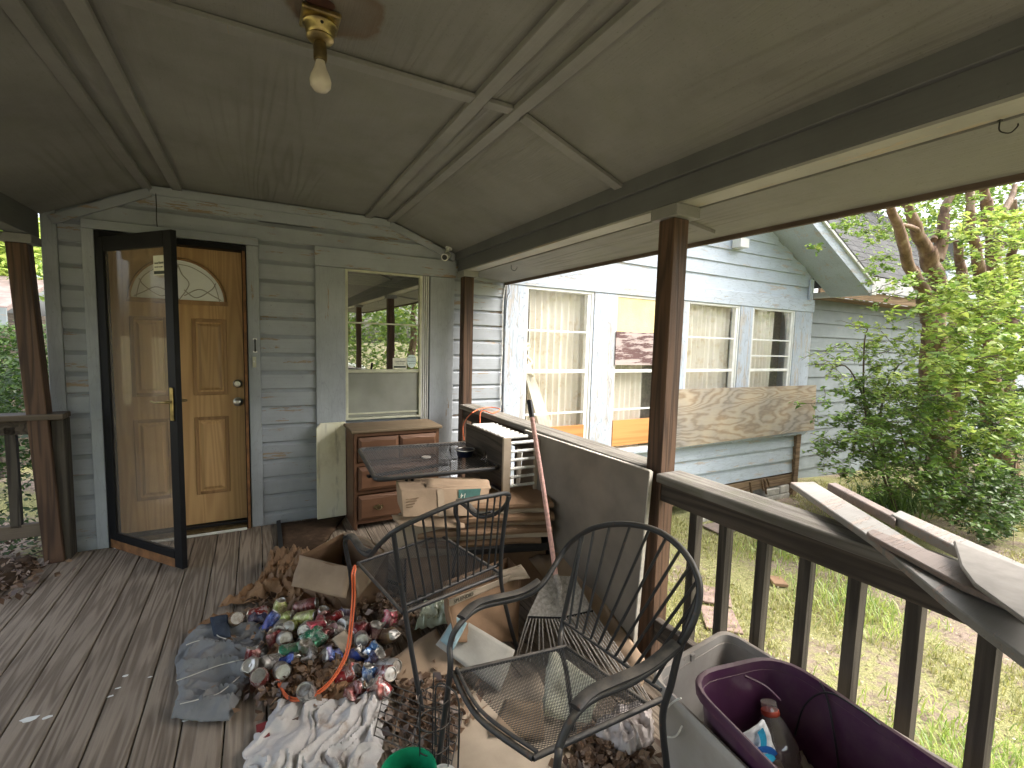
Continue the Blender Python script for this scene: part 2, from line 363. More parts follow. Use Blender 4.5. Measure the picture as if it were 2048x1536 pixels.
def cloth_mat(name, c, c2, scale=6, weave=350, stain=None, stain_amt=.4):
    m = NT(name); v = m.coord(); a = m.noise(v, scale, 6, .6); w = m.noise(v, weave, 2)
    c_ = m.ramp(a, [(.3, c), (.7, c2)]); c_ = m.mix(m.math('MULTIPLY', w, .35), c_, tuple(x*.5 for x in c[:3]))
    if stain: c_ = m.mix(m.math('MULTIPLY', m.ramp(m.noise(v, 9, 7, .7), [(.54, 0.), (.68, 1.)]), stain_amt), c_, stain)
    m.P(Base__Color=c_, Roughness=.92, Specular__IOR__Level=.1, Normal=m.bump(m.math('ADD', m.math('MULTIPLY', w, .3), m.noise(v, 40, 4)), .35, .006)); return m.mat
M['denim'] = cloth_mat('faded_grey_denim', (.25,.25,.245), (.16,.165,.17), stain=(.16,.11,.07), stain_amt=.45)
M['denimin'] = cloth_mat('dark_blue_denim', (.06,.075,.10), (.04,.05,.07))
M['stitch'] = plain('pale_stitching', (.5,.48,.42), .9)
M['rag'] = cloth_mat('dirty_white_cotton', (.66,.64,.62), (.52,.48,.45), stain=(.30,.21,.14), stain_amt=.6)
M['paper'] = cloth_mat('brown_paper', (.36,.22,.12), (.25,.14,.08), 5, 120, (.13,.08,.05), .5)
M['curtain'] = cloth_mat('cream_curtain', (.92,.88,.78), (.84,.78,.66), 3, 300, (.55,.38,.16), .5)
M['foil'] = plain('foil_snack_bag', (.50,.44,.41), .5, .15, 12, .4, .5)
M['mat'] = cloth_mat('rough_brown_mat', (.085,.055,.035), (.045,.03,.02), 20, 90, (.13,.085,.055), .6)
def glass(name, tint=(.9,1,.95), refl=.22, rough=.01, haze=0.0, hazecol=(.5,.45,.36), fk=1.0):
    m = NT(name); t = m.t; t.nodes.remove(m.p)
    tr = m.n('ShaderNodeBsdfTransparent', Color=tint+(1,)); gl = m.n('ShaderNodeBsdfGlossy', Color=(1,1,1,1), Roughness=rough)
    wob = m.noise(m.coord(), 2.5, 1); gl.inputs['Normal'].default_value = (0,0,0); m.set(gl.inputs['Normal'], m.bump(wob, .04, .02))
    geo = m.n('ShaderNodeNewGeometry'); fr = m.n('ShaderNodeFresnel', IOR=m.math('MULTIPLY_ADD', geo.outputs['Backfacing'], 1/1.5-1.5, 1.5)); f = m.math('MULTIPLY_ADD', fr, fk, refl, clamp=True)
    mx = m.n('ShaderNodeMixShader', i0=f, i1=tr, i2=gl); last = mx
    if haze:
        df = m.n('ShaderNodeBsdfDiffuse', Color=hazecol+(1,)); hz = m.math('MULTIPLY', m.ramp(m.noise(m.coord(), 3, 5), [(.3, .6), (.7, 1.)]), haze)
        last = m.n('ShaderNodeMixShader', i0=hz, i1=mx, i2=df)
    t.links.new(last.outputs[0], m.out.inputs[0]); return m.mat
M['glass'] = glass('porch_window_glass', (.55,.6,.5), .42)
M['stormglass'] = glass('storm_door_glass', (.9,.89,.86), .0, .02, .16, (.42,.37,.31), .35)
M['glassw'] = glass('wing_window_glass', (1.,1.,1.), .0, .02, .03, (.7,.68,.6), .6)
M['bottle'] = glass('clear_plastic', (.85,.84,.80), .10, .05, .26, (.60,.58,.54))
M['screen'] = glass('insect_screen', (.42,.42,.38), 0, .4, .66, (.50,.51,.45))
def fanglass():  # opaque white base stands in for backlight and sky reflection in the glass
    m = NT('backlit_white_fan_glass'); a = m.noise(m.coord(), 14, 3, .6, 1.5)
    m.P(Base__Color=(.9,.92,.92), Metallic=.0, Roughness=.2, Emission__Strength=0.0, Normal=m.bump(a, .25, .01)); return m.mat
M['fanglass'] = fanglass()
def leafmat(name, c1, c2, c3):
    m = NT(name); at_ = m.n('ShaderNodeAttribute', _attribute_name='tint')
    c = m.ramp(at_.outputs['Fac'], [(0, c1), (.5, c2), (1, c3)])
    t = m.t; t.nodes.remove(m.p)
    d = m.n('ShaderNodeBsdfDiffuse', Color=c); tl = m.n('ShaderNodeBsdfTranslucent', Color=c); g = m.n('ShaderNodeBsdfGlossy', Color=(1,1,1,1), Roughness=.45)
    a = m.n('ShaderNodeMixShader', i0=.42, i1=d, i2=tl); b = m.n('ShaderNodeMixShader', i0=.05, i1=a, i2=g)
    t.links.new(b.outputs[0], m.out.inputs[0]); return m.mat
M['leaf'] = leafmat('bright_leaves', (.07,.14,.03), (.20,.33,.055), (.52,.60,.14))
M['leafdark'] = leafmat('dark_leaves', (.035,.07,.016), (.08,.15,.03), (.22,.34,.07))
M['grass'] = leafmat('lawn_grass', (.19,.22,.06), (.34,.34,.10), (.50,.44,.20))
M['deadleaf'] = leafmat('dead_leaves', (.09,.05,.03), (.19,.115,.07), (.36,.24,.15))
M['litter'] = leafmat('lawn_litter', (.12,.07,.04), (.30,.23,.13), (.55,.50,.33))
def ground():
    m = NT('lawn_soil'); v = m.coord((1,1,1), False); a = m.noise(v, .9, 7, .65); b = m.noise(v, 22, 6, .7); c_ = m.noise(v, 90, 3)
    soil = m.ramp(b, [(.3, (.17,.13,.10)), (.7, (.34,.27,.22))]); gr = m.ramp(c_, [(.35, (.16,.17,.07)), (.65, (.34,.32,.15))])
    msk = m.ramp(m.math('ADD', a, m.math('MULTIPLY', m.math('SUBTRACT', b, .5), .5)), [(.42, 0.), (.52, 1.)])
    m.P(Base__Color=m.mix(msk, soil, gr), Roughness=.95, Specular__IOR__Level=.1, Normal=m.bump(m.math('ADD', b, m.math('MULTIPLY', c_, .4)), .8, .03)); return m.mat
M['ground'] = ground()
def shingle():
    m = NT('asphalt_shingle'); v = m.coord(); b = m.noise(v, 70, 3)
    m.P(Base__Color=m.mix(.5, m.ramp(b, [(.3, (.025,.026,.028)), (.7, (.06,.062,.064))]), m.ramp(m.rnd(), [(0, (.025,.025,.027)), (1, (.07,.07,.072))])), Roughness=.9, Normal=m.bump(b, .4, .003)); return m.mat
M['shingle'] = shingle()
def bark():
    m = NT('peeling_myrtle_bark'); a = m.noise(m.coord((1,1,.35)), 9, 5, .6); b = m.noise(m.coord((1,1,.2)), 40, 4)
    c = m.ramp(a, [(.34, (.10,.05,.027)), (.5, (.23,.13,.075)), (.66, (.38,.27,.18))])
    m.P(Base__Color=m.mix(m.math('MULTIPLY', b, .3), c, (.1,.06,.04)), Roughness=.65, Normal=m.bump(m.math('ADD', a, b), .4, .02)); return m.mat
M['bark'] = bark()
# ================================================================ SETTING
gz = -0.66
def gh(x, y): return gz - .03*max(0, min(8, x-5)) + .035*mn.noise(Vector((x*.6, y*.6, 0))) + .015*mn.noise(Vector((x*2.3, y*2.3, 3)))
def axis_(a0, a1, st, lo, hi):
    A = list(np.arange(a0, a1+1e-6, st)); return [lo, lo*.5+a0*.5]+A+[hi*.4+a1*.6, hi]
xs = axis_(-7, 20, .4, -300, 300); ys = axis_(-24, 12, .4, -300, 300)
g = MB(); g.grid([[(x, y, gh(x, y) if (-7 <= x <= 20 and -24 <= y <= 12) else gz-.1) for y in ys] for x in xs])
tag(g.build('ground', M['ground'], smooth=True), kind='structure')
deck = struct('deck', (0, 0, 0))
bm_ = MB().box(0, .1350, 0, 7.4, -.032, 0).mesh('deck_board', M['deck'])
for k in range(-17, 16):
    x0 = -.41 + .14*k
    if x0 > 1.68: break
    o = link_piece('deck_board', bm_, deck, (x0+.0025, -3.42+random.uniform(-.01, .0), random.uniform(-.002, .0015)), (0, random.uniform(-.006, .006), 0))
    md = o.modifiers.new('bevel', 'BEVEL'); md.width = .005; md.segments = 2
j = MB()
for y in np.arange(-3.3, 4.0, .41): j.box(-2.75, 1.68, y, y+.04, -.2, -.036)
j.build('deck_joist', M['raildark'], deck)
MB().box(1.685, 1.72, -3.42, 3.97, -.22, -.005).build('rim_joist', M['raildark'], deck)
sk_ = MB()
for x in (-2.6, -.5, 1.6):
    for y in (-3.1, .3, 3.6): sk_.box(x-.07, x+.07, y-.07, y+.07, gz-.1, -.2)
sk_.build('deck_pier', M['raildark'], deck)

for (px, py, w) in ((58, 1438, .03), (92, 1436, .018), (222, 1392, .012), (236, 1376, .009), (250, 1352, .012), (372, 1440, .012), (300, 1354, .008)):
    p = at(px, py, z=.0012); P = [(p.x+w*(.6+.7*random.random())*math.cos(a), p.y+w*.55*(.5+.8*random.random())*math.sin(a), .0008) for a in np.linspace(0, 2*PI, 10)[:-1]]
    MB().prism(P, (0, 0, .0012)).build('paint_spatter', M['white'], deck)
# ---------------------------------------------------------------- porch roof
PR = thing('porch_roof', 'low vaulted porch roof with dingy grey plywood ceiling and battens', 'porch roof', (.2, 4.0, 2.4))
YJ = [(-3.25, -.612), (-.608, 1.828), (1.832, 4.005)]
prof = [((-1.15, 2.155), (-.60, 2.42)), ((-.60, 2.42), (-.45, 2.43)), ((-.45, 2.43), (.81, 2.435)), ((.81, 2.435), (.98, 2.43)), ((.98, 2.43), (1.578, 2.215))]
for (a, b) in prof:
    for (y0, y1) in YJ:
        MB().prism([(a[0], y0, a[1]), (b[0], y0, b[1]), (b[0], y0, b[1]+.012), (a[0], y0, a[1]+.012)], (0, y1-y0, 0)).build('ceiling_panel', M['ceil'], PR)
for (x, z) in ((-.615, 2.405), (-.45, 2.42), (.81, 2.424), (.985, 2.418)):
    MB().box(x-.028, x+.028, -3.2, 3.985, z-.012, z+.012).build('batten', M['batten'], PR, bevel=.002)
MB().box(-.421, .781, 1.805, 1.86, 2.412, 2.43).build('batten', M['batten'], PR, bevel=.002)
MB().box(.839, .956, 1.805, 1.86, 2.412, 2.43).build('batten', M['batten'], PR, bevel=.002)
MB().beam((1.014, 1.83, 2.405), (1.556, 1.83, 2.21), .055, .018).build('batten', M['batten'], PR, bevel=.002)
MB().beam((-.645, 1.83, 2.39), (-1.13, 1.83, 2.155), .055, .018).build('batten', M['batten'], PR, bevel=.002)
# beams
MB().box(1.580, 1.690, -3.3, 3.97, 2.062, 2.26).build('beam', [M['beam']], PR, bevel=.003)
MB().box(1.555, 1.5795, -3.3, 3.965, 2.158, 2.235).build('beam_trim', M['beam'], PR, bevel=.003)
MB().box(1.582, 1.688, -3.3, 3.96, 2.052, 2.0615).build('beam_lit_underside', M['beamlow'], PR)
MB().box(-1.26, -1.152, -3.3, 3.97, 2.005, 2.20).build('beam', M['beam'], PR, bevel=.003)
# outer soffits and fascias
MB().prism([(1.692, -3.3, 2.046), (2.048, -3.3, 2.002), (2.048, -3.3, 2.014), (1.692, -3.3, 2.058)], (0, 7.27, 0)).build('soffit_panel', M['ceil'], PR)
MB().box(2.049, 2.072, -3.32, 3.965, 1.982, 2.13).build('fascia', M['fascia'], PR, bevel=.002)
MB().beam((1.72, 1.60, 2.036), (1.95, 1.60, 2.008), .035, .02).build('soffit_batten', M['batten'], PR)
MB().prism([(-1.262, -3.3, 1.99), (-1.75, -3.3, 1.93), (-1.75, -3.3, 1.942), (-1.262, -3.3, 2.002)], (0, 7.27, 0)).build('soffit_panel', M['ceil'], PR)
MB().box(-1.78, -1.755, -3.32, 3.965, 1.90, 2.05).build('fascia', M['fascia'], PR)
MB().prism([(2.09, -3.35, 2.135), (.18, -3.35, 2.66), (-1.8, -3.35, 2.055), (-1.8, -3.35, 2.09), (.18, -3.35, 2.70), (2.09, -3.35, 2.175)], (0, 7.55, 0)).build('roof_deck', M['shingle'], PR)
MB().prism([(1.57, -3.3, 2.21), (2.04, -3.3, 2.14), (.2, -3.3, 2.64), (-1.7, -3.3, 2.05), (-1.15, -3.3, 2.16), (-.6, -3.3, 2.435), (.9, -3.3, 2.45)], (0, .03, 0)).build('gable_end', M['wall'], PR)
# posts
def post(x, y, z1, lab, w=.09, tilt=0, cap=True, z0=0.0):
    P = thing('porch_post', lab, 'post', (x, y, z0), 'square posts holding up the porch roof')
    MB().add([(x-w/2, y-w/2, z0), (x+w/2, y-w/2, z0), (x+w/2, y+w/2, z0), (x-w/2, y+w/2, z0), (x-w/2+tilt, y-w/2, z1), (x+w/2+tilt, y-w/2, z1), (x+w/2+tilt, y+w/2, z1), (x-w/2+tilt, y+w/2, z1)],
        [(0,3,2,1),(4,5,6,7),(0,1,5,4),(1,2,6,5),(2,3,7,6),(3,0,4,7)]).build('shaft', M['post'], P, bevel=.004)
    if cap: MB().box(x-w/2-.022+tilt, x+w/2+.03+tilt, y-w/2-.03, y+w/2+.03, z1+.001, z1+.051).build('cap_block', M['batten'], P, bevel=.003)
    return P
post(1.618, 1.530, 2.0, 'tall brown stained post between the two stretches of right hand railing')
post(1.618, 3.835, 2.0, 'thin reddish post at the far end of the railing near the security camera')
post(-1.135, 3.88, 1.952, 'dark brown leaning post at the left edge beside the blue corner board', .095, -.082)
post(1.618, -.75, 2.0, 'post behind the viewer on the right seen only reflected in the window')
post(1.618, -3.1, 2.0, 'front corner post of the porch seen only reflected in the window')
post(-1.2, -.75, 1.952, 'post behind the viewer on the left side of the porch')
post(-1.2, -3.1, 1.952, 'front left corner post of the porch behind the viewer')
# ---------------------------------------------------------------- railings
def railing(name, lab, y0, y1, ztop, balus, group=None, capslope=0):
    R = thing(name, lab, 'railing', (1.62, (y0+y1)/2, 0), group)
    MB().box(1.545, 1.692, y0, y1, ztop-.038, ztop).build('top_rail', M['railtop'], R, bevel=.004)
    MB().box(1.58, 1.618, y0, y1, ztop-.128, ztop-.0385).build('sub_rail', M['raildark'], R, bevel=.003)
    MB().box(1.58, 1.618, y0, y1, .115, .205).build('bottom_rail', M['raildark'], R, bevel=.003)
    bm = MB().box(-.019, .019, -.019, .019, 0, ztop-.062).mesh('baluster', M['baluster'])
    for y in balus:
        o = link_piece('baluster', bm, R, (1.6385, y, .02), (random.uniform(-.008, .008), random.uniform(-.006, .006), random.uniform(-.1, .1)))
    return R
railing('deck_railing', 'weathered wooden railing nearest the camera with open balusters over the lawn', -.70, 1.484, .890, [1.34-.155*k for k in range(13)])
railing('deck_railing', 'far stretch of wooden railing running from the tall post to the house wall', 1.577, 3.788, .902, [1.66+.155*k for k in range(14)])
railing('deck_railing', 'front stretch of wooden railing behind the viewer on the right side', -3.05, -.80, .890, [-.95-.155*k for k in range(13)])
RL = thing('side_railing', 'dark wooden railing running left from the leaning post behind it', 'railing', (-1.6, 3.9, 0))
MB().box(-2.7, -1.05, 3.82, 3.96, .905, .94).build('top_rail', M['railx'], RL, bevel=.004)
MB().box(-2.7, -1.085, 3.875, 3.913, .815, .904).build('sub_rail', M['raildark'], RL, bevel=.003)
MB().box(-2.7, -1.19, 3.875, 3.913, .17, .255).build('bottom_rail', M['railx'], RL, bevel=.003)
bm = MB().box(-.024, .024, -.019, .019, 0, .62).mesh('baluster', M['baluster'])
for x in (-1.31, -1.46, -1.61, -1.76, -1.91, -2.06): link_piece('baluster', bm, RL, (x, 3.894, .24))
MB().box(-1.12, -1.06, 3.86, 3.975, 0, .90).build('newel', M['baluster'], RL, bevel=.004)

# ---------------------------------------------------------------- house
H = thing('house', 'old pale blue clapboard house wall with front door and window under the porch', 'house', (-.4, 4.01, 0))
W0 = MB()
W0.box(-1.15, -.895, 4.02, 4.10, -.7, 2.75); W0.box(-.895, -.055, 4.02, 4.10, 2.10, 2.75); W0.box(-.055, .632, 4.02, 4.10, -.7, 2.75)
W0.box(.632, 1.315, 4.02, 4.10, -.7, .775); W0.box(.632, 1.315, 4.02, 4.10, 2.005, 2.75); W0.box(1.315, 2.07, 4.02, 4.10, -.7, 2.75)
W0.box(-.895, -.055, 4.02, 4.10, -.7, -.005)
W0.box(-1.15, -1.07, 4.10, 9.0, -.7, 2.75)
wall = W0.build('wall', M['wall'], H)
MB().box(-1.06, 2.3, 4.9, 4.95, -.6, 2.8).box(-1.06, 2.3, 4.1, 4.9, -.62, -.6).box(-1.06, 2.3, 4.1, 4.9, 2.76, 2.8).build('inner_room', M['dark'], H)
_sc = {}
def siding(par, x0, x1, z0, z1, mat, y=4.02, h=.137, name='siding_board', wav=.0, tb=.026, tt=.003, jit=.0, cove=False):
    z = z0
    while z < z1-.01:
        hh = min(h, z1-z); key = (round(x1-x0, 3), round(hh, 3), mat.name, tb)
        if key not in _sc:
            L = x1-x0; n = max(2, int(L/.25)) if wav else 1; m = MB(); P = []
            for i in range(n+1):
                x = L*i/n; w = wav*(mn.noise(Vector((x*1.7, hh*31, L))))
                P.append([(x, -tb-abs(w)*.4, w), (x, -tb+.001, hh*.74), (x, -tb*.55, hh*.84), (x, -tt, hh*.95), (x, -tt, hh+.010), (x, 0, hh+.010), (x, 0, w)] if cove else [(x, -tb-abs(w)*.4, w), (x, -tt, hh+.012), (x, 0, hh+.012), (x, 0, w)])
            for i in range(n):
                a = P[i]; b = P[i+1]
                for k in range(len(a)): m.add([a[k], b[k], b[(k+1)%len(a)], a[(k+1)%len(a)]], [(0, 1, 2, 3)])
            m.add(P[0], [tuple(range(len(P[0])))]); m.add(P[-1], [tuple(range(len(P[0])-1, -1, -1))])
            _sc[key] = m.mesh(name, mat)
        link_piece(name, _sc[key], par, (x0, y+random.uniform(-jit, jit), z), (0, random.uniform(-jit, jit)*.5, 0))
        z += h
Z0 = -.04
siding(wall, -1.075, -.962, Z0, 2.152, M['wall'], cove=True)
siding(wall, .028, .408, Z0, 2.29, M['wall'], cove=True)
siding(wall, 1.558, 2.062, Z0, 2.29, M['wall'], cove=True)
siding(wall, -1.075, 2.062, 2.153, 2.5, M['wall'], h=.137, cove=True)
siding(wall, .408, 1.558, Z0, .50, M['wall'])
MB().box(-1.152, -1.078, 3.985, 4.02, -.02, 2.45).build('corner_board', M['wallz'], H, bevel=.003)
MB().box(-.960, -.897, 3.972, 4.019, -.005, 2.098).build('door_casing', M['wallz'], H, bevel=.003)
MB().box(-.053, .026, 3.972, 4.019, -.005, 2.098).build('door_casing', M['wallz'], H, bevel=.003)
MB().box(-.960, .026, 3.970, 4.019, 2.100, 2.158).build('door_header', M['wall'], H, bevel=.003)
MB().box(.410, .630, 3.975, 4.019, .52, 2.0).build('window_casing', M['wallz'], H, bevel=.003)
MB().box(1.335, 1.556, 3.975, 4.019, .52, 2.0).build('window_casing', M['wallz'], H, bevel=.003)
MB().box(.405, 1.565, 3.968, 4.019, 2.003, 2.150).build('window_header', M['wall'], H, bevel=.003)
for a, b in (((-1.10, 3.975, 2.125), (-.60, 3.975, 2.375)), ((-.60, 3.975, 2.39), (.98, 3.975, 2.395)), ((.98, 3.975, 2.385), (1.552, 3.975, 2.175))):
    MB().beam(a, b, .022, .055).build('rake_trim', M['wall'], H, bevel=.002)
# wires on the wall
MB().tube([(-.567, 3.966, 2.37), (-.566, 3.963, 2.28), (-.569, 3.966, 2.20), (-.566, 3.966, 2.155)], .003, 6).build('wall_wire', M['black'], H)
MB().tube(spline([(2.07, 3.985, 2.0), (2.045, 3.98, 1.8), (2.05, 3.98, 1.4), (2.04, 3.98, 1.0), (2.055, 3.98, .85)]), .006, 6).build('wall_cable', M['whiteplastic'], H)
MB().tube(spline([(2.085, 3.965, 2.01), (2.10, 3.965, 1.92), (2.078, 3.965, 1.86), (2.066, 3.965, 1.6)]), .004, 6).build('wall_cable', M['black'], H)

# front door
D = MB().box(-.865, -.085, 4.05, 4.09, .055, 2.05).build('front_door', M['oak'], H)
def pnl(x0, x1, z0, z1, par, y=4.05):
    fr = MB(); t = .024
    for (a, b, c, d) in ((x0, x0+t, z0, z1), (x1-t, x1, z0, z1), (x0+t, x1-t, z0, z0+t), (x0+t, x1-t, z1-t, z1)): fr.box(a, b, y-.007, y-.0005, c, d)
    fr.build('panel_moulding', M['oakdark'], par, bevel=.004)
    i = .036; m = MB(); m.add([(x0+i, y-.001, z0+i), (x1-i, y-.001, z0+i), (x1-i, y-.001, z1-i), (x0+i, y-.001, z1-i), (x0+i+.018, y-.012, z0+i+.018), (x1-i-.018, y-.012, z0+i+.018), (x1-i-.018, y-.012, z1-i-.018), (x0+i+.018, y-.012, z1-i-.018)],
        [(4,5,6,7),(0,1,5,4),(1,2,6,5),(2,3,7,6),(3,0,4,7),(3,2,1,0)]); m.build('raised_panel', M['oak'], par)
for x0, x1 in ((-.752, -.54), (-.402, -.19)):
    pnl(x0, x1, 1.01, 1.56, D); pnl(x0, x1, .275, .85, D)
cx, cz, R1, R2 = -.468, 1.675, .278, .292
arc = [(cx+R1*math.cos(a), cz+R2*math.sin(a)) for a in np.linspace(0, PI, 25)]
m = MB(); m.prism([(x, 4.048, z) for x, z in arc], (0, -.004, 0)); m.build('fan_light_glass', M['fanglass'], D)
fr = MB(); P = [(x, 4.038, z) for x, z in arc]; fr.tube(P, .012, 8, flat=.8); fr.beam((cx-R1-.014, 4.038, cz-.004), (cx+R1+.014, 4.038, cz-.004), .02, .03); fr.build('fan_light_moulding', M['oakdark'], D, smooth=True)
cm = MB()
for s in (-1, 1):
    cm.tube(spline([(cx, 4.041, cz+.01), (cx+s*.06, 4.041, cz+.12), (cx+s*.02, 4.041, cz+.19), (cx, 4.041, cz+.25)]), .0034, 5)
    cm.tube(spline([(cx+s*.03, 4.041, cz+.04), (cx+s*.12, 4.041, cz+.09), (cx+s*.20, 4.041, cz+.05), (cx+s*.25, 4.041, cz+.02)]), .0034, 5)
    cm.tube(spline([(cx+s*.03, 4.041, cz+.08), (cx+s*.10, 4.041, cz+.03), (cx+s*.19, 4.041, cz+.09), (cx+s*.22, 4.041, cz+.14)]), .0034, 5)
    cm.tube(spline([(cx+s*.24, 4.041, cz+.012), (cx+s*.20, 4.041, cz+.15), (cx+s*.09, 4.041, cz+.235), (cx, 4.041, cz+.255)]), .0026, 5)
cm.build('fan_light_came', M['tote'], D)
kb = MB(); kb.lathe([(.031, 0), (.033, .006), (.014, .012), (.012, .03), (.026, .04), (.029, .055), (.020, .064), (.004, .066)], (-.128, 4.05, .955), (0, -1, 0), 20); kb.build('door_knob', M['chrome'], D, smooth=True)
kb = MB(); kb.lathe([(.030, 0), (.030, .012), (.022, .018), (.021, .028), (.004, .03)], (-.128, 4.05, 1.09), (0, -1, 0), 20); kb.build('deadbolt', M['chrome'], D, smooth=True)
MB().box(-.141, -.115, 4.0, 4.02, 1.0899, 1.0901)
fj = MB(); fj.box(-.894, -.866, 3.955, 4.10, 0.0, 2.09).box(-.084, -.056, 3.955, 4.10, .0, 2.09).box(-.866, -.084, 3.955, 4.10, 2.052, 2.09); fj.build('door_jamb', M['blackframe'], H, bevel=.002)
MB().box(-.078, -.060, 3.95, 3.9545, .0, 2.05).build('jamb_edge_strip', M['rust'], H)
th = MB(); th.box(-.866, -.084, 3.955, 4.10, 0.0, .028).build('threshold', M['dullbrass'], H, bevel=.004)
MB().box(-.864, -.086, 3.93, 3.9545, .0, .014).build('threshold_edge', M['wmetal'], H, bevel=.003)
MB().box(-.864, -.086, 4.02, 4.049, .0285, .048).build('door_sweep', M['black'], H)

# storm door standing open
SD = thing('storm_door', 'black framed glass storm door standing open in front of the oak door', 'storm door', (-.872, 3.955, 0))
hA = Vector((-.876, 3.965, 0)); hB = Vector((-.408, 3.385, 0)); dd = (hB-hA).normalized(); nn = Vector((-dd.y, dd.x, 0)); LW = (hB-hA).length
def sdp(u, z, n=0): return hA + dd*u + nn*n + Vector((0, 0, z))
def sdbox(u0, u1, z0, z1, n0=-.016, n1=.016):
    m = MB(); P = [sdp(u, z, n) for z in (z0, z1) for (u, n) in ((u0, n0), (u1, n0), (u1, n1), (u0, n1))]
    return m.add(P, [(3,2,1,0),(4,5,6,7),(0,1,5,4),(1,2,6,5),(2,3,7,6),(3,0,4,7)])
sdbox(0, .075, .065, 2.045).build('hinge_stile', M['blackframe'], SD, bevel=.003)
sdbox(LW-.075, LW, .012, 2.045).build('latch_stile', M['blackframe'], SD, bevel=.003)
sdbox(.0755, LW-.0755, 1.955, 2.045).build('top_bar', M['blackframe'], SD, bevel=.003)
sdbox(.0755, LW-.0755, .065, .115).build('bottom_bar', M['blackframe'], SD, bevel=.003)
sdbox(.0, LW-.076, .008, .064, -.012, .012).build('bottom_sweep', M['rust'], SD)
sdbox(.0755, LW-.0755, .1155, 1.9545, -.002, .002).build('pane', M['stormglass'], SD)
hp = MB(); q = sdbox(LW-.052, LW-.022, .93, 1.13, -.026, -.0165); q.build('lock_plate', M['brass'], SD, bevel=.003)
MB().tube(spline([sdp(LW-.035, 1.045, -.027), sdp(LW-.035, 1.045, -.06), sdp(LW-.075, 1.043, -.068), sdp(LW-.12, 1.037, -.066), sdp(LW-.16, 1.042, -.064)]), [.009]*8+[.007]*16+[.0065]*9, 8).build('lever_handle', M['brass'], SD, smooth=True)
sdbox(LW-.052, LW-.022, .93, 1.13, .0165, .026).build('lock_plate', M['dullbrass'], SD, bevel=.003)
MB().tube(spline([sdp(LW-.035, 1.045, .027), sdp(LW-.035, 1.045, .06), sdp(LW-.06, 1.043, .068), sdp(LW-.12, 1.04, .066)]), .007, 8).build('lever_handle', M['dullbrass'], SD, smooth=True)
def text(name, body, size, origin, xd, yd, mat, parent, ext=.0006):
    cu = bpy.data.curves.new(name, 'FONT'); cu.body = body; cu.size = size; cu.extrude = ext; cu.align_x = 'CENTER'; cu.align_y = 'CENTER'
    tmp = bpy.data.objects.new(name, cu); COL.objects.link(tmp); bpy.context.view_layer.update()
    me = bpy.data.meshes.new_from_object(tmp.evaluated_get(bpy.context.evaluated_depsgraph_get())); bpy.data.objects.remove(tmp)
    xd = Vector(xd).normalized(); yd = Vector(yd).normalized(); zd = xd.cross(yd)
    T = Matrix.Translation(Vector(origin)-WL[parent.name]) @ Matrix((xd, yd, zd)).transposed().to_4x4(); me.transform(T)
    me.materials.clear(); me.materials.append(mat)
    o = bpy.data.objects.new(name, me); COL.objects.link(o); o.parent = parent; WL[o.name] = WL[parent.name]; return o
M['ink'] = plain('dark_green_ink', (.02,.03,.02), .6); M['inkblue'] = plain('blue_ink', (.02,.08,.16), .6); M['stick'] = plain('cream_sticker', (.72,.72,.60), .55, 0, 20, .08, 0)
M['stick2'] = plain('pale_blue_sticker', (.62,.74,.72), .55, 0, 20, .08, 0)
s0 = sdbox(LW-.185, LW-.082, 1.79, 1.905, -.006, -.0035).build('sticker', M['stick'], SD)
text('sticker_lettering', 'LaserShield', .019, sdp(LW-.134, 1.862, -.0068), dd, (0,0,1), M['ink'], s0)
text('sticker_lettering', 'INSTANT SECURITY', .009, sdp(LW-.134, 1.838, -.0068), dd, (0,0,1), M['ink'], s0)
sdbox(LW-.180, LW-.087, 1.797, 1.815, -.0075, -.0062).build('sticker_bar', M['ink'], s0)

# porch window
PW = MB()
PW.box(.632, .652, 3.985, 4.05, .778, 2.0).box(1.245, 1.262, 3.985, 4.05, .778, 2.0).box(.652, 1.245, 3.985, 4.05, 1.985, 2.0).box(.652, 1.245, 3.985, 4.05, .778, .795)
PWo = PW.build('window', M['cream'], H, bevel=.002)
for x in (1.264, 1.281, 1.300, 1.318): MB().box(x, x+.006, 3.985, 4.018, .6, 2.0).build('track_rib', M['wmetal'], PWo)
MB().box(1.263, 1.334, 4.019, 4.03, .6, 2.0).build('window_track', M['track'], PWo)
MB().box(.652, 1.245, 3.995, 4.02, 1.168, 1.195).build('meeting_rail', M['cream'], PWo, bevel=.002)
MB().box(.652, 1.245, 4.005, 4.02, 1.570, 1.582).build('muntin', M['cream'], PWo)
MB().box(.652, 1.245, 3.998, 4.012, .822, .834).build('muntin', M['cream'], PWo)
for z0, z1 in ((1.5825, 1.9845), (1.1955, 1.5695)): MB().box(.6525, 1.2445, 4.010, 4.013, z0, z1).build('pane', M['glass'], PWo)
for z0, z1 in ((.8345, 1.1675), (.7955, .8215)): MB().box(.6525, 1.2445, 4.024, 4.027, z0, z1).build('pane', M['glass'], PWo)
MB().box(.655, 1.235, 4.006, 4.0075, .80, 1.166).build('insect_screen', M['screen'], PWo)
sh = MB()
for k in range(5): sh.box(.655, 1.243, 4.06, 4.075, 1.975-.018*k-.014, 1.975-.018*k)
sh.build('raised_blind', M['cream'], PWo)
MB().box(.50, 1.45, 3.955, 4.02, .50, .52).build('window_sill', M['wall'], H)
ss = MB().box(1.020, 1.140, 4.0075, 4.0092, 1.200, 1.290).build('sticker', M['stick'], PWo)
text('sticker_lettering', 'LaserShield', .020, (1.082, 4.0068, 1.262), (1,0,0), (0,0,1), M['ink'], ss)
text('sticker_lettering', '1-800-740-5488', .010, (1.082, 4.0068, 1.240), (1,0,0), (0,0,1), M['ink'], ss)
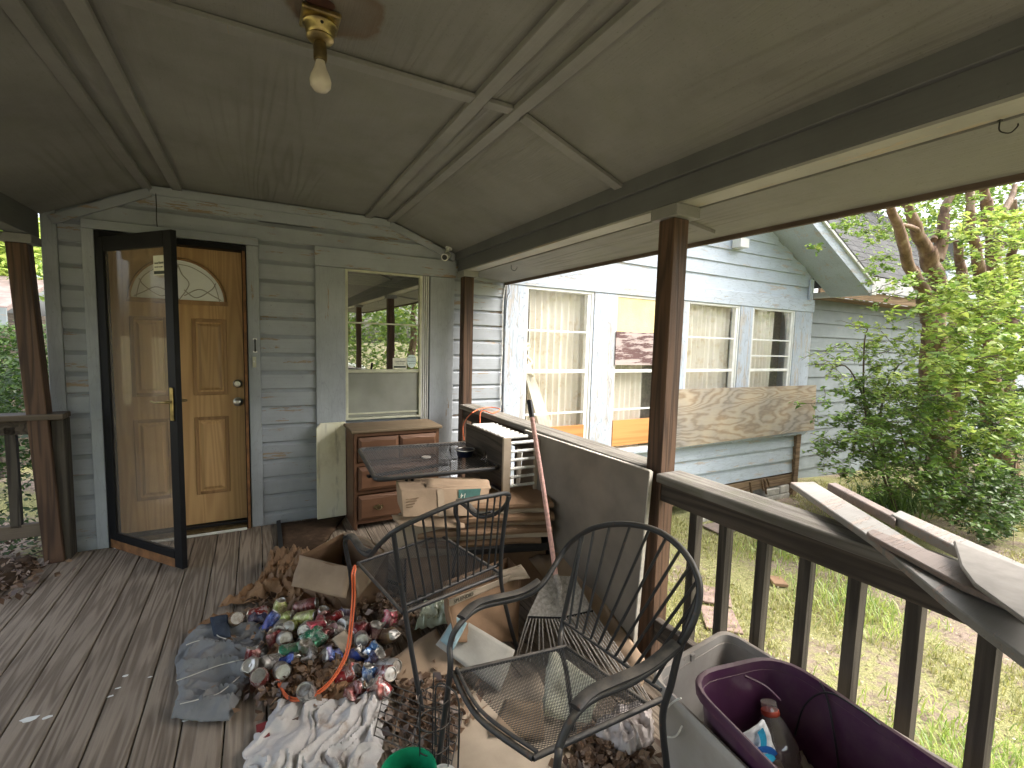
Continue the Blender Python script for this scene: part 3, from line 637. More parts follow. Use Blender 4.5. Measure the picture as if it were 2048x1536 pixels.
MB().box(1.028, 1.132, 4.0062, 4.0074, 1.208, 1.223).build('sticker_bar', M['ink'], ss)
sh2 = [(1.142,1.296),(1.160,1.318),(1.205,1.318),(1.223,1.296),(1.222,1.25),(1.212,1.218),(1.184,1.203),(1.155,1.218),(1.143,1.25)]
s3 = MB().prism([(x, 4.0076, z) for x, z in sh2], (0, .0012, 0)).build('sticker', M['stick2'], PWo)
text('sticker_lettering', 'PROTECTED BY', .009, (1.183, 4.0068, 1.298), (1,0,0), (0,0,1), M['ink'], s3)
text('sticker_lettering', 'Monitronics', .0145, (1.183, 4.0068, 1.264), (1,0,0), (0,0,1), M['inkblue'], s3)
text('sticker_lettering', '1-800-447-9239', .009, (1.183, 4.0068, 1.243), (1,0,0), (0,0,1), M['ink'], s3)
# fittings on door casing
bk = MB(); bk.add([(-.024, 3.968, 1.430), (.006, 3.968, 1.430), (-.005, 3.968, 1.405), (-.013, 3.968, 1.405)], [(0,1,2,3)]); bx_ = thing('casing_hook', 'small dark metal pull handle screwed to the right door casing', 'handle', (-.009, 3.97, 1.38))
MB().box(-.022, .006, 3.962, 3.971, 1.418, 1.430).box(-.022, .006, 3.962, 3.971, 1.325, 1.337).build('end_plate', M['wmetal'], bx_)
MB().tube(spline([(-.008, 3.962, 1.42), (-.008, 3.945, 1.40), (-.008, 3.945, 1.355), (-.008, 3.962, 1.335)]), .006, 6).build('grip', M['black'], bx_)
db = thing('doorbell', 'narrow beige doorbell on the door casing below the metal pull', 'doorbell', (-.012, 3.97, 1.25))
MB().box(-.027, -.003, 3.960, 3.971, 1.215, 1.295).build('housing', M['cream'], db, bevel=.002); MB().lathe([(.008, 0), (.006, .004)], (-.015, 3.96, 1.257), (0, -1, 0), 12).build('button', M['whiteplastic'], db)

# ---------------------------------------------------------------- wing
WG = thing('house_wing', 'weathered pale blue gabled wing with four curtained windows beyond the railing', 'house wing', (4.6, 4.0, -.4))
wv = [(2.30, 3.125), (3.42, 4.30), (4.53, 5.49), (5.75, 6.68)]
ww = MB(); prev = 2.075
for a, b in wv: ww.box(prev, a, 4.03, 4.12, .0, 2.0); prev = b
ww.box(prev, 7.10, 4.03, 4.12, .0, 2.0); ww.box(2.075, 7.10, 4.03, 4.12, -.36, .0)
for a, b in wv: ww.box(a, b, 4.03, 4.12, .0, .24)
gp = [(2.075, 2.0), (7.10, 2.0), (7.10, 2.5), (4.6, 3.72), (2.075, 2.47)]
ww.prism([(x, 4.03, z) for x, z in gp], (0, .09, 0)); ww.box(7.02, 7.10, 4.12, 4.6, -.36, 2.55)
wwall = ww.build('wall', M['wing'], WG)
for a, b, z0, z1 in ((2.078, 2.297, .0, 1.998), (3.128, 3.417, .0, 1.998), (4.303, 4.527, .2, 1.998), (5.493, 5.747, .2, 1.998), (6.683, 7.10, .2, 1.998)):
    MB().box(a, b, 3.985, 4.0295, z0, z1).build('pillar_board', M['wingz'], WG, bevel=.004)
MB().box(2.075, 7.11, 3.975, 4.0295, 2.0, 2.175).build('frieze_board', M['wingx'], WG, bevel=.004)
zz = 2.178; k = 0
while zz < 3.6:
    xr = 4.6+(3.70-zz-.06)/.49
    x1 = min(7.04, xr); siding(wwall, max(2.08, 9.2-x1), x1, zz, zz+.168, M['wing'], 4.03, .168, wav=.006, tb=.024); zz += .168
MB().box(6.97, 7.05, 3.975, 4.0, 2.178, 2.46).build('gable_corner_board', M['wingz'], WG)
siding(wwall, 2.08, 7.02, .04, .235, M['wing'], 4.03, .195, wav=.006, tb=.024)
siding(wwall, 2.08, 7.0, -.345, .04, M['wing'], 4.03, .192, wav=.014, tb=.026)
MB().box(2.08, 7.12, 3.955, 4.0295, .225, .255).build('sill_ledge', M['wingx'], WG, bevel=.003)
# roof overhang, rake board, gutter
def rk(x): return 3.06-.495*(x-6.41)
for s in (1, -1):
    X = (lambda x: x) if s == 1 else (lambda x: 9.2-x)
    xe = 7.62 if s == 1 else 6.95
    MB().prism([(X(4.6), 3.54, rk(4.6)-.21), (X(xe), 3.54, rk(xe)-.21), (X(xe), 3.54, rk(xe)-.20), (X(4.6), 3.54, rk(4.6)-.20)], (0, .50, 0)).build('soffit', M['wing'], WG)
    MB().prism([(X(4.6), 3.50, rk(4.6)-.22), (X(xe), 3.50, rk(xe)-.22), (X(xe), 3.50, rk(xe)-.04), (X(4.6), 3.50, rk(4.6)-.04)], (0, .035, 0)).build('rake_board', M['wingx'], WG)
    MB().prism([(X(4.6), 3.48, rk(4.6)-.038), (X(xe+.03), 3.48, rk(xe+.03)-.038), (X(xe+.03), 3.48, rk(xe+.03)), (X(4.6), 3.48, rk(4.6))], (0, 5.0, 0)).build('roof', M['shingle'], WG)
    MB().prism([(X(4.6), 3.47, rk(4.6)-.075), (X(xe), 3.47, rk(xe)-.075), (X(xe), 3.47, rk(xe)-.040), (X(4.6), 3.47, rk(4.6)-.040)], (0, .03, 0)).build('rake_trim', M['white'], WG)
gt = MB(); gp_ = [(7.60, 2.26), (7.60, 2.34), (7.615, 2.34), (7.615, 2.275), (7.70, 2.275), (7.70, 2.35), (7.72, 2.35), (7.72, 2.26)]
gt.prism([(x, 3.50, z) for x, z in gp_], (0, 1.05, 0)); gt.box(7.60, 7.72, 3.49, 3.50, 2.255, 2.34).build('gutter', M['white'], WG)
rb_ = at(1480, 488, y=3.95)
MB().box(rb_.x-.08, rb_.x+.08, 3.88, 4.0, rb_.z-.05, rb_.z+.06).build('roof_bracket', M['white'], WG)
# windows of the wing
def wing_window(x0, x1, extra=(), lower=True, up=True):
    f = MB(); t = .03
    f.box(x0, x0+t, 3.992, 4.06, .26, 1.998).box(x1-t, x1, 3.992, 4.06, .26, 1.998).box(x0+t, x1-t, 3.992, 4.06, 1.97, 1.998).box(x0+t, x1-t, 3.992, 4.06, .256, .29)
    w = f.build('window', M['white'], WG, bevel=.003)
    MB().box(x1-t-.045, x1-t-.001, 4.0, 4.05, .29, 1.97).build('side_track', M['wmetal'], w)
    xr = x1-t-.046
    MB().box(x0+t, xr, 3.996, 4.03, 1.150, 1.185).build('meeting_rail', M['wmetal'], w, bevel=.002)
    for z in (1.575, .735)+tuple(extra): MB().box(x0+t, xr, 4.004, 4.022, z-.009, z+.009).build('muntin', M['wmetal'], w)
    ed = sorted([.29, .726, .744, 1.15, 1.185, 1.566, 1.584, 1.97]+[e for z in extra for e in (z-.009, z+.009)])
    for i in range(0, len(ed), 2): MB().box(x0+t+.001, xr-.001, 4.012, 4.015, ed[i]+.0005, ed[i+1]-.0005).build('pane', M['glassw'], w)
    return w
wing_window(*wv[0]); wing_window(*wv[1]); wing_window(*wv[2]); wing_window(*wv[3], extra=(1.36,))
MB().box(2.1, 7.05, 4.40, 4.45, -.3, 2.2).box(2.1, 7.05, 4.125, 4.399, -.33, -.3).box(2.1, 7.05, 4.125, 4.399, 2.2, 2.25).build('inner_room', M['room'], WG)
def curtain(x0, x1, z0, z1, lab, folds, gap=None, y=4.14, seed=0, amp=.022, split=None):
    n = int((x1-x0)/.011); P = []
    for i in range(n+1):
        x = x0+(x1-x0)*i/n; col = []
        for jx in range(9):
            z = z1+(z0-z1)*jx/8
            w = amp*(math.sin(folds*2*PI*(x-x0)/(x1-x0)+2*mn.noise(Vector((x*4, seed, z*.4)))) + .6*mn.noise(Vector((x*26, seed, z*1.2))))
            xx = x + .012*mn.noise(Vector((x*3, z*2, seed))) 
            if split is not None: xx += split*(jx/8)**2*(1 if x > (x0+x1)/2 else -1)*.0
            col.append((xx, y+w, z))
        P.append(col)
    o = MB().grid(P).build('curtain', M['curtain'], smooth=True, loc=((x0+x1)/2, y, z1))
    return tag(o, lab, 'curtain', 'cream curtains hanging in the wing windows')
curtain(2.42, 3.14, .22, 1.99, 'stained cream curtain in the wing window nearest the porch', 9, seed=1)
curtain(3.42, 3.98, .22, 1.24, 'short cream curtain showing under the flaked maroon board', 7, seed=2)
curtain(4.50, 5.50, .22, 1.99, 'cream curtain with scattered tears just right of the tall post', 11, seed=3)
curtain(5.72, 6.42, .22, 1.99, 'cream curtain in the rightmost wing window beside a bare strip', 8, seed=4)
for k, (x, z) in enumerate(((4.98,1.76),(5.02,1.70),(5.20,1.77),(5.30,1.76),(5.18,1.50),(4.90,1.68),(5.25,1.20),(4.70,1.24))):
    pass
# bent blinds behind first window
bb = thing('fallen_blind', 'bent cream blind slats leaning at the left of the nearest wing window', 'window blind', (2.4, 4.10, .3))
for k in range(4):
    MB().beam((2.32+.03*k, 4.075+.008*k, 1.30-.02*k), (2.62+.05*k, 4.08+.008*k, .46), .004, .035).build('slat', M['curtain'], bb)
MB().tube(spline([(2.34, 4.07, 1.45), (2.40, 4.07, 1.42), (2.35, 4.075, 1.35), (2.43, 4.07, 1.26), (2.37, 4.07, 1.2), (2.46, 4.07, 1.12)]), .016, 6).build('crumpled_tail', M['curtain'], bb)
tag(MB().box(3.455, 4.22, 3.999, 4.003, 1.60, 1.972).build('foam_board', M['insul'], loc=(3.8, 4.0, 1.6)), 'yellow pitted foam board filling the top of the second wing window', 'foam board')
tag(MB().box(3.435, 4.24, 3.975, 3.990, 1.235, 1.60).build('patch_board', M['redboard'], loc=(3.8, 3.98, 1.24)), 'flaking maroon board nailed across the second wing window', 'board')
tag(MB().box(2.36, 3.05, 3.982, 3.995, .26, .60).build('cedar_board', M['orangewood'], loc=(2.7, 3.99, .26)), 'orange wooden board at the bottom of the first wing window', 'board')
tag(MB().box(3.45, 4.24, 3.982, 3.995, .33, .62).build('cedar_board', M['orangewood'], loc=(3.8, 3.99, .33)), 'orange wooden board at the bottom of the second wing window beside the tall post', 'board')
pw = MB().prism([(4.30, 3.945, .95), (7.24, 3.945, .945), (7.28, 3.945, .275), (4.30, 3.945, .245)], (0, -.014, 0)).build('plywood_sheet', M['plywood'], loc=(5.8, 3.94, .25))
tag(pw, 'long weathered plywood sheet nailed below the right wing windows', 'plywood sheet')
# rotten base and pier
MB().box(2.1, 7.0, 4.0, 4.09, -.51, -.372).build('rotten_sill_beam', M['rot'], WG)
MB().box(6.93, 7.03, 3.97, 4.06, -.78, .22).build('corner_stud', M['rot'], WG)
for x, h in ((5.9, .2), (6.15, .16), (6.22, .22), (6.28, .12)): MB().beam((x, 3.965, -.36), (x+.05, 3.955, -.36-h), .03, .01).build('splinter', M['rot'], WG)
MB().box(2.1, 7.05, 4.6, 4.63, -.95, -.36).build('crawlspace_shade_sheet', M['dark'], WG)  # dark sheet added to paint the shade under the wing
PI_ = thing('concrete_pier', 'stacked concrete block pier under the rotten corner of the wing', 'pier', (6.55, 4.1, -.78))
for (x0, x1, z0, z1) in ((6.25, 6.88, -.82, -.64), (6.30, 6.62, -.635, -.535), (6.64, 6.86, -.635, -.52)): MB().box(x0, x1, 3.98, 4.28, z0, z1).build('concrete_block', M['concrete'], PI_, bevel=.012)

# ---------------------------------------------------------------- rear section of the house
RS = thing('rear_house_section', 'grey blue lap sided rear section with dark shingled roof behind the trees', 'house', (9.5, 4.6, -.9))
rw = MB().box(7.13, 17.0, 4.62, 4.75, -1.1, 2.33).build('wall', M['rearwall'], RS)
z = -1.05
while z < 2.3:
    for a, b in ((7.12, 10.9), (10.905, 14.2)):
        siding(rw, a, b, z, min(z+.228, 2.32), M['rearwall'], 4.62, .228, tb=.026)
    z += .228
MB().box(7.74, 13.0, 4.30, 4.60, 2.30, 2.315).build('eave_soffit', M['rot'], RS)
MB().box(7.74, 13.0, 4.26, 4.298, 2.32, 2.46).build('eave_board', M['rot'], RS)
MB().prism([(7.74, 4.22, 2.47), (7.74, 4.22, 2.485), (7.74, 4.55, 2.82), (7.74, 4.55, 2.80)], (5.0, 0, 0)).build('roof_flashing', plain('grey_flashing', (.15,.15,.14), .7), RS)
MB().prism([(7.2, 4.30, 2.48), (7.2, 6.6, 5.0), (7.2, 6.6, 5.05), (7.2, 4.30, 2.53)], (11.0, 0, 0)).build('roof', M['shingle'], RS)
rf = [o for o in bpy.data.objects if o.parent == RS and o.name.startswith('roof') and 'flash' not in o.name][0]
sm = MB().add([(0, 0, 0), (.295, 0, 0), (.295, .16, .175), (0, .16, .175), (0, -.008, .008), (.295, -.008, .008), (.295, .156, .179), (0, .156, .179)], [(4,5,6,7),(0,1,5,4),(1,2,6,5),(3,0,4,7),(2,3,7,6)]).mesh('shingle', M['shingle'])
cnt = 0
for r in range(15):
    yy = 4.56+r*.13; zz = 2.83+r*.13*1.096
    for c in range(19):
        if cnt >= 290: break
        xx = 8.6+c*.30+(.15 if r % 2 else 0)+r*.12
        link_piece('shingle', sm, rf, (xx, yy-.006, zz+.0), (random.uniform(-.012, .012), 0, random.uniform(-.006, .006))); cnt += 1
GW = thing('far_gable_wall', 'pale lap sided gable wall half hidden behind the right hand trunks', 'house', (14.5, 4.4, -1))
g_ = MB(); g_.prism([(12.6, 4.45, -1.1), (20, 4.45, -1.1), (20, 4.45, 3.2), (16.2, 4.45, 5.4), (12.6, 4.45, 3.1)], (0, .1, 0)); gwl = g_.build('wall', M['wing'], GW)
for k in range(19):
    z = -1.0+.23*k; x1 = 20
    siding(gwl, 12.6+(max(0, z-3.1)*1.3), 20-(max(0, z-3.1)*1.6), z, z+.23, M['wing'], 4.45, .23, tb=.026)
# ================================================================ OBJECTS ON THE PORCH
# ceiling light
L = at(640, 32, z=2.432); lx, ly = L.x, L.y
LF = thing('ceiling_light', 'tarnished brass ceiling light fitting with one bare frosted bulb', 'light fitting', (lx, ly, 2.43))
m = MB(); m.box(lx-.055, lx+.055, ly-.055, ly+.055, 2.412, 2.428); m.build('back_plate', M['brass'], LF, bevel=.004)
m = MB(); m.lathe([(.048, 0), (.050, -.010), (.044, -.016), (.042, -.032), (.036, -.040), (.040, -.046), (.033, -.054), (.012, -.058)], (lx, ly, 2.412), n=24); m.build('canopy', M['brass'], LF, smooth=True)
m = MB(); m.lathe([(.017, 0), (.018, -.012), (.020, -.015), (.020, -.052), (.018, -.056)], (lx, ly, 2.357), n=20); m.build('socket', M['dullbrass'], LF, smooth=True)
m = MB(); m.lathe([(.013, 0), (.015, -.01), (.019, -.024), (.028, -.044), (.032, -.060), (.030, -.076), (.019, -.089), (.002, -.093)], (lx, ly, 2.302), n=24); m.build('bulb', M['bulb'], LF, smooth=True)
m = MB(); m.lathe([(.005, 0), (.004, .002)], (lx, ly-.046, 2.39), (0, -1, 0), 10); m.build('canopy_hole', M['black'], LF)
hp = at(640, 4, z=2.431)
tag(MB().lathe([(.026, 0), (.029, .0015)], (hp.x, hp.y, 2.4275), n=11, sx=1.5).build('ceiling_hole', M['rustred'], loc=(hp.x, hp.y, 2.43)), 'rusty red hole in the ceiling plywood above the bare bulb', 'ceiling hole')
# camera
C0 = at(893, 512, y=3.86)
SC = thing('security_camera', 'small white bullet security camera under the corner of the porch ceiling', 'security camera', C0)
ax = Vector((-.55, -.75, -.35)).normalized()
m = MB(); m.lathe([(.022, -.055), (.028, -.05), (.028, .045), (.031, .05), (.031, .06), (.026, .061)], C0, ax, 18); m.build('body', M['whiteplastic'], SC, smooth=True)
m = MB(); m.lathe([(.025, .0605), (.006, .064)], C0, ax, 18); m.build('lens', M['black'], SC, smooth=True)
m = MB(); m.tube([C0+Vector((.0, .03, .01)), C0+Vector((.03, .05, .06)), C0+Vector((.04, .06, .075))], .012, 8); m.lathe([(.03, 0), (.03, .012)], C0+Vector((.04, .06, .072)), (.35, .1, 1), 16); m.build('mount', M['whiteplastic'], SC, smooth=True)
# hooks
for (hx, hy, hz, lab, s) in ((at(2000, 243, z=2.042).x, at(2000, 243, z=2.042).y, 2.042, 'black metal hook screwed in the soffit at the upper right corner', .62), (1.735, 3.25, 2.045, 'small dark hook in the soffit close to the house wall', .9)):
    m = MB(); m.tube(spline([(hx, hy, hz+.005), (hx, hy, hz-.03*s), (hx+.006*s, hy-.01*s, hz-.045*s), (hx+.02*s, hy-.03*s, hz-.05*s), (hx+.03*s, hy-.045*s, hz-.03*s), (hx+.03*s, hy-.046*s, hz-.018*s)]), .0028*s, 6); m.lathe([(.006, 0), (.006, .003)], (hx, hy, hz), n=8)
    tag(m.build('ceiling_hook', M['black'], loc=(hx, hy, hz), smooth=True), lab, 'hook')
# foam panel
m = MB(); P = [at(632, 856, y=3.93), at(640, 846, y=3.94), at(690, 843, y=3.94), at(692, 1028, y=3.90), at(634, 1037, y=3.90)]
m.prism(P, (0, -.028, 0)); fp = m.build('leaning_foam_sheet', M['foam'], bevel=.004, loc=P[-1]); tag(fp, 'stained off white foam panel leaning on the wall beside the dresser', 'panel')
# dresser
DR = thing('dresser', 'worn brown wooden dresser standing beneath the porch window', 'dresser', (.96, 3.76, 0))
MB().box(.602, 1.312, 3.565, 3.93, .744, .768).build('top', M['cherrytop'], DR, bevel=.006)
MB().box(.622, .640, 3.60, 3.92, .0, .743).build('side', M['cherry'], DR); MB().box(1.275, 1.293, 3.60, 3.92, 0, .743).build('side', M['cherry'], DR)
MB().box(.641, 1.274, 3.905, 3.92, .04, .743).box(.641, 1.274, 3.60, 3.904, .5, .512).box(.641, 1.274, 3.60, 3.904, .06, .075).build('carcass', M['cherry'], DR)
fr = MB()
for z in (.728, .502, .285, .055): fr.box(.641, 1.274, 3.585, 3.60, z-.012, z+.014)
fr.box(.626, .65, 3.583, 3.5995, 0, .742).box(1.265, 1.289, 3.583, 3.5995, 0, .742).build('face_frame', M['cherry'], DR, bevel=.002)
def drawer(x0, x1, z0, z1, pulls):
    m = MB(); i = .022; y = 3.572
    m.add([(x0, y, z0), (x1, y, z0), (x1, y, z1), (x0, y, z1), (x0+i, y-.012, z0+i), (x1-i, y-.012, z0+i), (x1-i, y-.012, z1-i*1.3), ((x0+x1)/2+.06, y-.012, z1-i*1.3), ((x0+x1)/2, y-.012, z1-i), ((x0+x1)/2-.06, y-.012, z1-i*1.3), (x0+i, y-.012, z1-i*1.3), (x0, y+.012, z0), (x1, y+.012, z0), (x1, y+.012, z1), (x0, y+.012, z1)],
      [(4,5,6,7,8,9,10), (0,1,5,4), (1,2,6,5), (2,3,10,9,8,7,6), (3,0,4,10), (0,11,12,1), (1,12,13,2), (2,13,14,3), (3,14,11,0)])
    d = m.build('drawer', M['cherry'], DR)
    for px_ in pulls:
        h = MB(); zc = (z0+z1)/2
        pl = [(-.034,.0),(-.026,.012),(-.014,.009),(0,.020),(.014,.009),(.026,.012),(.034,0),(.024,-.010),(.012,-.007),(0,-.014),(-.012,-.007),(-.024,-.010)]
        h.prism([(px_+a*1.2, y-.013, zc+b*1.2) for a, b in pl], (0, -.004, 0)); h.tube(spline([(px_-.022, y-.018, zc), (px_-.018, y-.03, zc-.012), (px_, y-.034, zc-.018), (px_+.018, y-.03, zc-.012), (px_+.022, y-.018, zc)]), .0035, 6)
        h.build('pull', M['dullbrass'], d)
drawer(.655, .955, .525, .71, [.80]); drawer(.965, 1.262, .525, .71, [1.11])
drawer(.655, 1.262, .305, .485, [.80, 1.11]); drawer(.655, 1.262, .075, .265, [.80, 1.11])
# patio table
def dz0(p, z): return Vector((p.x, p.y, z))
T = thing('patio_table', 'small black metal patio table with expanded mesh top in front of dresser', 'patio table', (.92, 2.78, 0))
tz = .70
tc = [at(718, 899, z=tz), at(928, 886, z=tz), at(1000, 936, z=tz), at(752, 960, z=tz)]
def rquad(c, r, n=4):
    out = []
    for i in range(4):
        p = c[i]; a = (c[i-1]-p).normalized(); b = (c[(i+1) % 4]-p).normalized()
        for k in range(n+1):
            t = k/n; out.append(p + a*r*(1-t)**2 + b*r*t**2)
    return out
def meshgrid(c, nn, rad, name, mat, parent, sag=0.0, squash=1, thin=1):
    c = [Vector(p) for p in c]; mb = MB()
    def bl(u, v):
        p = (c[0]*(1-u)+c[1]*u)*(1-v)+(c[3]*(1-u)+c[2]*u)*v; p.z -= sag*4*u*(1-u)*4*v*(1-v)*.25*4 if sag else 0; return p
    nu = nn; nv = int(nn*squash)
    for s in (1, -1):
        for k in range(-nv+1, nu+nv):
            pts = []
            for tt in np.linspace(0, 1, 9):
                v = tt; u = (k+ (0 if s == 1 else 0) + s*v*nv)/nu if s == 1 else (k - v*nv + nv - nv)/nu
                pts.append((u, v))
            # clip segment to the unit square
            (u0, v0), (u1, v1) = pts[0], pts[-1]; ta, tb = 0., 1.
            du = u1-u0
            if abs(du) < 1e-9: continue
            t0, t1 = (0-u0)/du, (1-u0)/du
            ta = max(0, min(t0, t1)); tb = min(1, max(t0, t1))
            if tb-ta < .02: continue
            q = [bl(u0+du*t, v0+(v1-v0)*t) for t in np.linspace(ta, tb, 5 if sag else 2)]
            mb.tube(q, rad*(thin if s == 1 else 1), 3)
    return mb.build(name, mat, parent)
MB().tube(rquad(tc, .05), .013, 8, closed=True, flat=1.1).build('rim', M['iron'], T, smooth=True)
meshgrid([c+Vector((0, 0, .004)) for c in tc], 30, .0026, 'mesh_top', M['iron'], T, squash=.9, thin=.45)
tcen = sum(tc, Vector())/4
MB().lathe([(.030, .0), (.028, .006)], tcen+Vector((0, 0, .006)), n=20).build('umbrella_cap', M['tote'], T)
pc_ = at(818, 965, z=tz-.04)
for dx in (-.014, .018): MB().tube([pc_+Vector((dx, 0, .02)), pc_+Vector((dx, .0, -.30)), dz0(pc_, .03)+Vector((dx, 0, 0))], .009, 8).build('pedestal_tube', M['blackframe'], T, smooth=True)
for a in (0.4, 1.97, 3.54, 5.11): MB().tube([dz0(pc_, .05), dz0(pc_, .02)+Vector((.22*math.cos(a), .22*math.sin(a), 0))], .010, 8).build('foot', M['blackframe'], T, smooth=True)
MB().beam(pc_+Vector((-.2, .12, .025)), pc_+Vector((.3, .2, .025)), .03, .012).build('bracket', M['blackframe'], T)
# pet bowl
B0 = at(930, 912, z=tz+.012)
PB = thing('pet_bowl', 'dark navy metal pet bowl standing on the patio table', 'bowl', B0)
MB().lathe([(.047, 0), (.050, .005), (.055, .038), (.060, .043)], B0, n=28).build('outer_shell', M['navy'], PB, smooth=True)
MB().lathe([(.040, .008), (.052, .036), (.058, .046), (.064, .046), (.0645, .042)], B0, n=28).build('steel_liner', M['chrome'], PB, smooth=True)
# slatted rack with spade cut-out
CR = thing('slatted_rack', 'weathered wooden rack with pale rungs and a spade shaped cut out', 'rack', (1.39, 2.7, 0))
y0, y1, zt = 2.42, 2.98, .885
sp = [(0,-.07),(.008,-.045),(.022,-.052),(.036,-.035),(.034,-.012),(.016,.018),(0,.046),(-.016,.018),(-.034,-.012),(-.036,-.035),(-.022,-.052),(-.008,-.045)]
cy_, cz_ = 2.66, zt-.165
outer = [(y0, .0), (y1, .0), (y1, zt-.0), (y0, zt)]
m = MB()
# side panel built round the hole: strips above, below, left, right plus a ring
hb = [cy_-.05, cy_+.05, cz_-.08, cz_+.06]
m.box(1.268, 1.286, y0, hb[0], 0, zt).box(1.268, 1.286, hb[1], y1, 0, zt).box(1.268, 1.286, hb[0], hb[1], 0, hb[2]).box(1.268, 1.286, hb[0], hb[1], hb[3], zt)
sq = []
for (a, b) in sp:
    k = max(abs(a)/.05, (b/.06 if b > 0 else -b/.08), 1e-6); sq.append((a/k, b/k))
n_ = len(sp)
for xx in (1.268, 1.286):
    V = [(xx, cy_+a, cz_+b) for a, b in sp]+[(xx, cy_+a, cz_+b) for a, b in sq]
    m.add(V, [(i, (i+1) % n_, (i+1) % n_+n_, i+n_) for i in range(n_)])
V = [(1.268, cy_+a, cz_+b) for a, b in sp]+[(1.286, cy_+a, cz_+b) for a, b in sp]; m.add(V, [(i, (i+1) % n_, (i+1) % n_+n_, i+n_) for i in range(n_)])
m.build('side_panel', M['raildark'], CR)
MB().box(1.262, 1.312, y0-.02, y0-.001, 0, zt+.004).build('upright', M['card3'], CR, bevel=.002); MB().box(1.478, 1.51, y0-.02, y0-.001, 0, zt-.02).build('upright', M['card3'], CR, bevel=.002)
MB().box(1.492, 1.51, y0, y1, .0, .12).build('side_rail', M['raildark'], CR); MB().box(1.492, 1.51, y0, y1, zt-.12, zt-.02).build('side_rail', M['raildark'], CR)
rm = MB().tube([(0, 0, 0), (.165, 0, 0)], .0095, 8).mesh('rung', M['whiteplastic'])
for k in range(13): link_piece('rung', rm, CR, (1.313, y0-.012, zt-.028-.052*k), (0, 0, random.uniform(-.02, .02)))
for k in range(9): link_piece('rung', rm, CR, (1.31-.02, y0+.04+.058*k, zt-.006), (0, random.uniform(-.03, .03), random.uniform(-.03, .03)))
lb = MB().box(1.2655, 1.2675, 2.43, 2.56, .50, .585).build('printed_label', M['navy'], CR)
text('label_lettering', 'HARMONY', .028, (1.2645, 2.495, .555), (0, -1, 0), (0, 0, 1), M['whiteplastic'], CR)
text('label_lettering', 'CLOTHING', .018, (1.2645, 2.495, .525), (0, -1, 0), (0, 0, 1), M['whiteplastic'], CR)
# big tan board leaning on the railing
pts = [Vector((1.515, 2.60, .885)), Vector((1.520, 1.500, .897)), Vector((1.468, 1.495, .06)), Vector((1.463, 2.60, .03))]
BP = thing('tan_board', 'large smooth tan board leaning upright inside the far railing', 'board', (1.47, 2.05, .05))
MB().prism(pts, (.014, 0, 0)).build('face', M['tile'], BP)
MB().prism([pts[1]+Vector((-.002, -.006, 0)), pts[1]+Vector((.016, -.006, 0)), pts[2]+Vector((.016, -.006, 0)), pts[2]+Vector((-.002, -.006, 0))], (0, .0055, 0)).build('edge', M['paleedge'], BP)
MB().prism([pts[0]+Vector((-.001, 0, .0005)), pts[0]+Vector((.015, 0, .0005)), pts[1]+Vector((.015, 0, .0005)), pts[1]+Vector((-.001, 0, .0005))], (0, 0, .004)).build('edge', M['paleedge'], BP)

# ---------------------------------------------------------------- cardboard
def sheet(name, lab, pts, mat, cat='cardboard', th=.006, bend=.012, seed=0, rag=.0, group=None, parent=None, n=9):
    P = [Vector(p) for p in pts]; G = []
    nrm = (P[1]-P[0]).cross(P[3]-P[0]).normalized()
    for i in range(n+1):
        row = []
        for jx in range(n+1):
            u, v = i/n, jx/n; p = (P[0]*(1-u)+P[1]*u)*(1-v)+(P[3]*(1-u)+P[2]*u)*v
            p = p + nrm*bend*(mn.noise(Vector((u*2.2+seed, v*2.2, seed*1.7)))+.35*mn.noise(Vector((u*7, v*7, seed))))
            if rag and (i in (0, n) or jx in (0, n)): p = p+Vector((mn.noise(Vector((u*19, v*19, seed)))*rag, mn.noise(Vector((u*17, v*21, seed+5)))*rag, 0))
            p.z = max(p.z, th/2+.001); row.append(p)
        G.append(row)
    c = sum(P, Vector())/4
    o = MB().grid(G).build(name, mat, parent, solid=th, smooth=True, loc=c)
    if parent is None: tag(o, lab, cat, group)
    return o
# open box left of chair
BX = thing('cardboard_box', 'open tan cardboard box with its flap folded down beside the soda cans', 'cardboard box', (.42, 2.75, 0))
c0, c1, c2, c3 = at(600, 1112, z=.25), at(703, 1136, z=.25), at(775, 1108, z=.25), at(688, 1066, z=.25)
def dz(p, z): return Vector((p.x, p.y, z))
for a, b, nm in ((c0, c1, 'front_wall'), (c1, c2, 'side_wall'), (c2, c3, 'back_wall'), (c3, c0, 'side_wall')):
    sheet(nm, None, [a, b, dz(b, .004), dz(a, .004)], M['card2'], parent=BX, bend=.008, seed=a.x)
sheet('bottom', None, [dz(c0, .01), dz(c1, .01), dz(c2, .01), dz(c3, .01)], M['card2'], parent=BX, bend=.002)
sheet('flap', None, [c0+Vector((0,0,.004)), c1+Vector((0,0,.004)), at(692, 1197, z=.13), at(583, 1172, z=.15)], M['card'], parent=BX, bend=.012, seed=3)
sheet('flap', None, [c3+Vector((0,0,.004)), c2+Vector((0,0,.004)), at(752, 1092, z=.36), at(700, 1062, z=.33)], M['card'], parent=BX, bend=.02, seed=5)
sheet('flap', None, [c1+Vector((0,0,.004)), c2+Vector((0,0,.004)), at(745, 1160, z=.17), at(716, 1196, z=.12)], M['card'], parent=BX, bend=.02, seed=8)
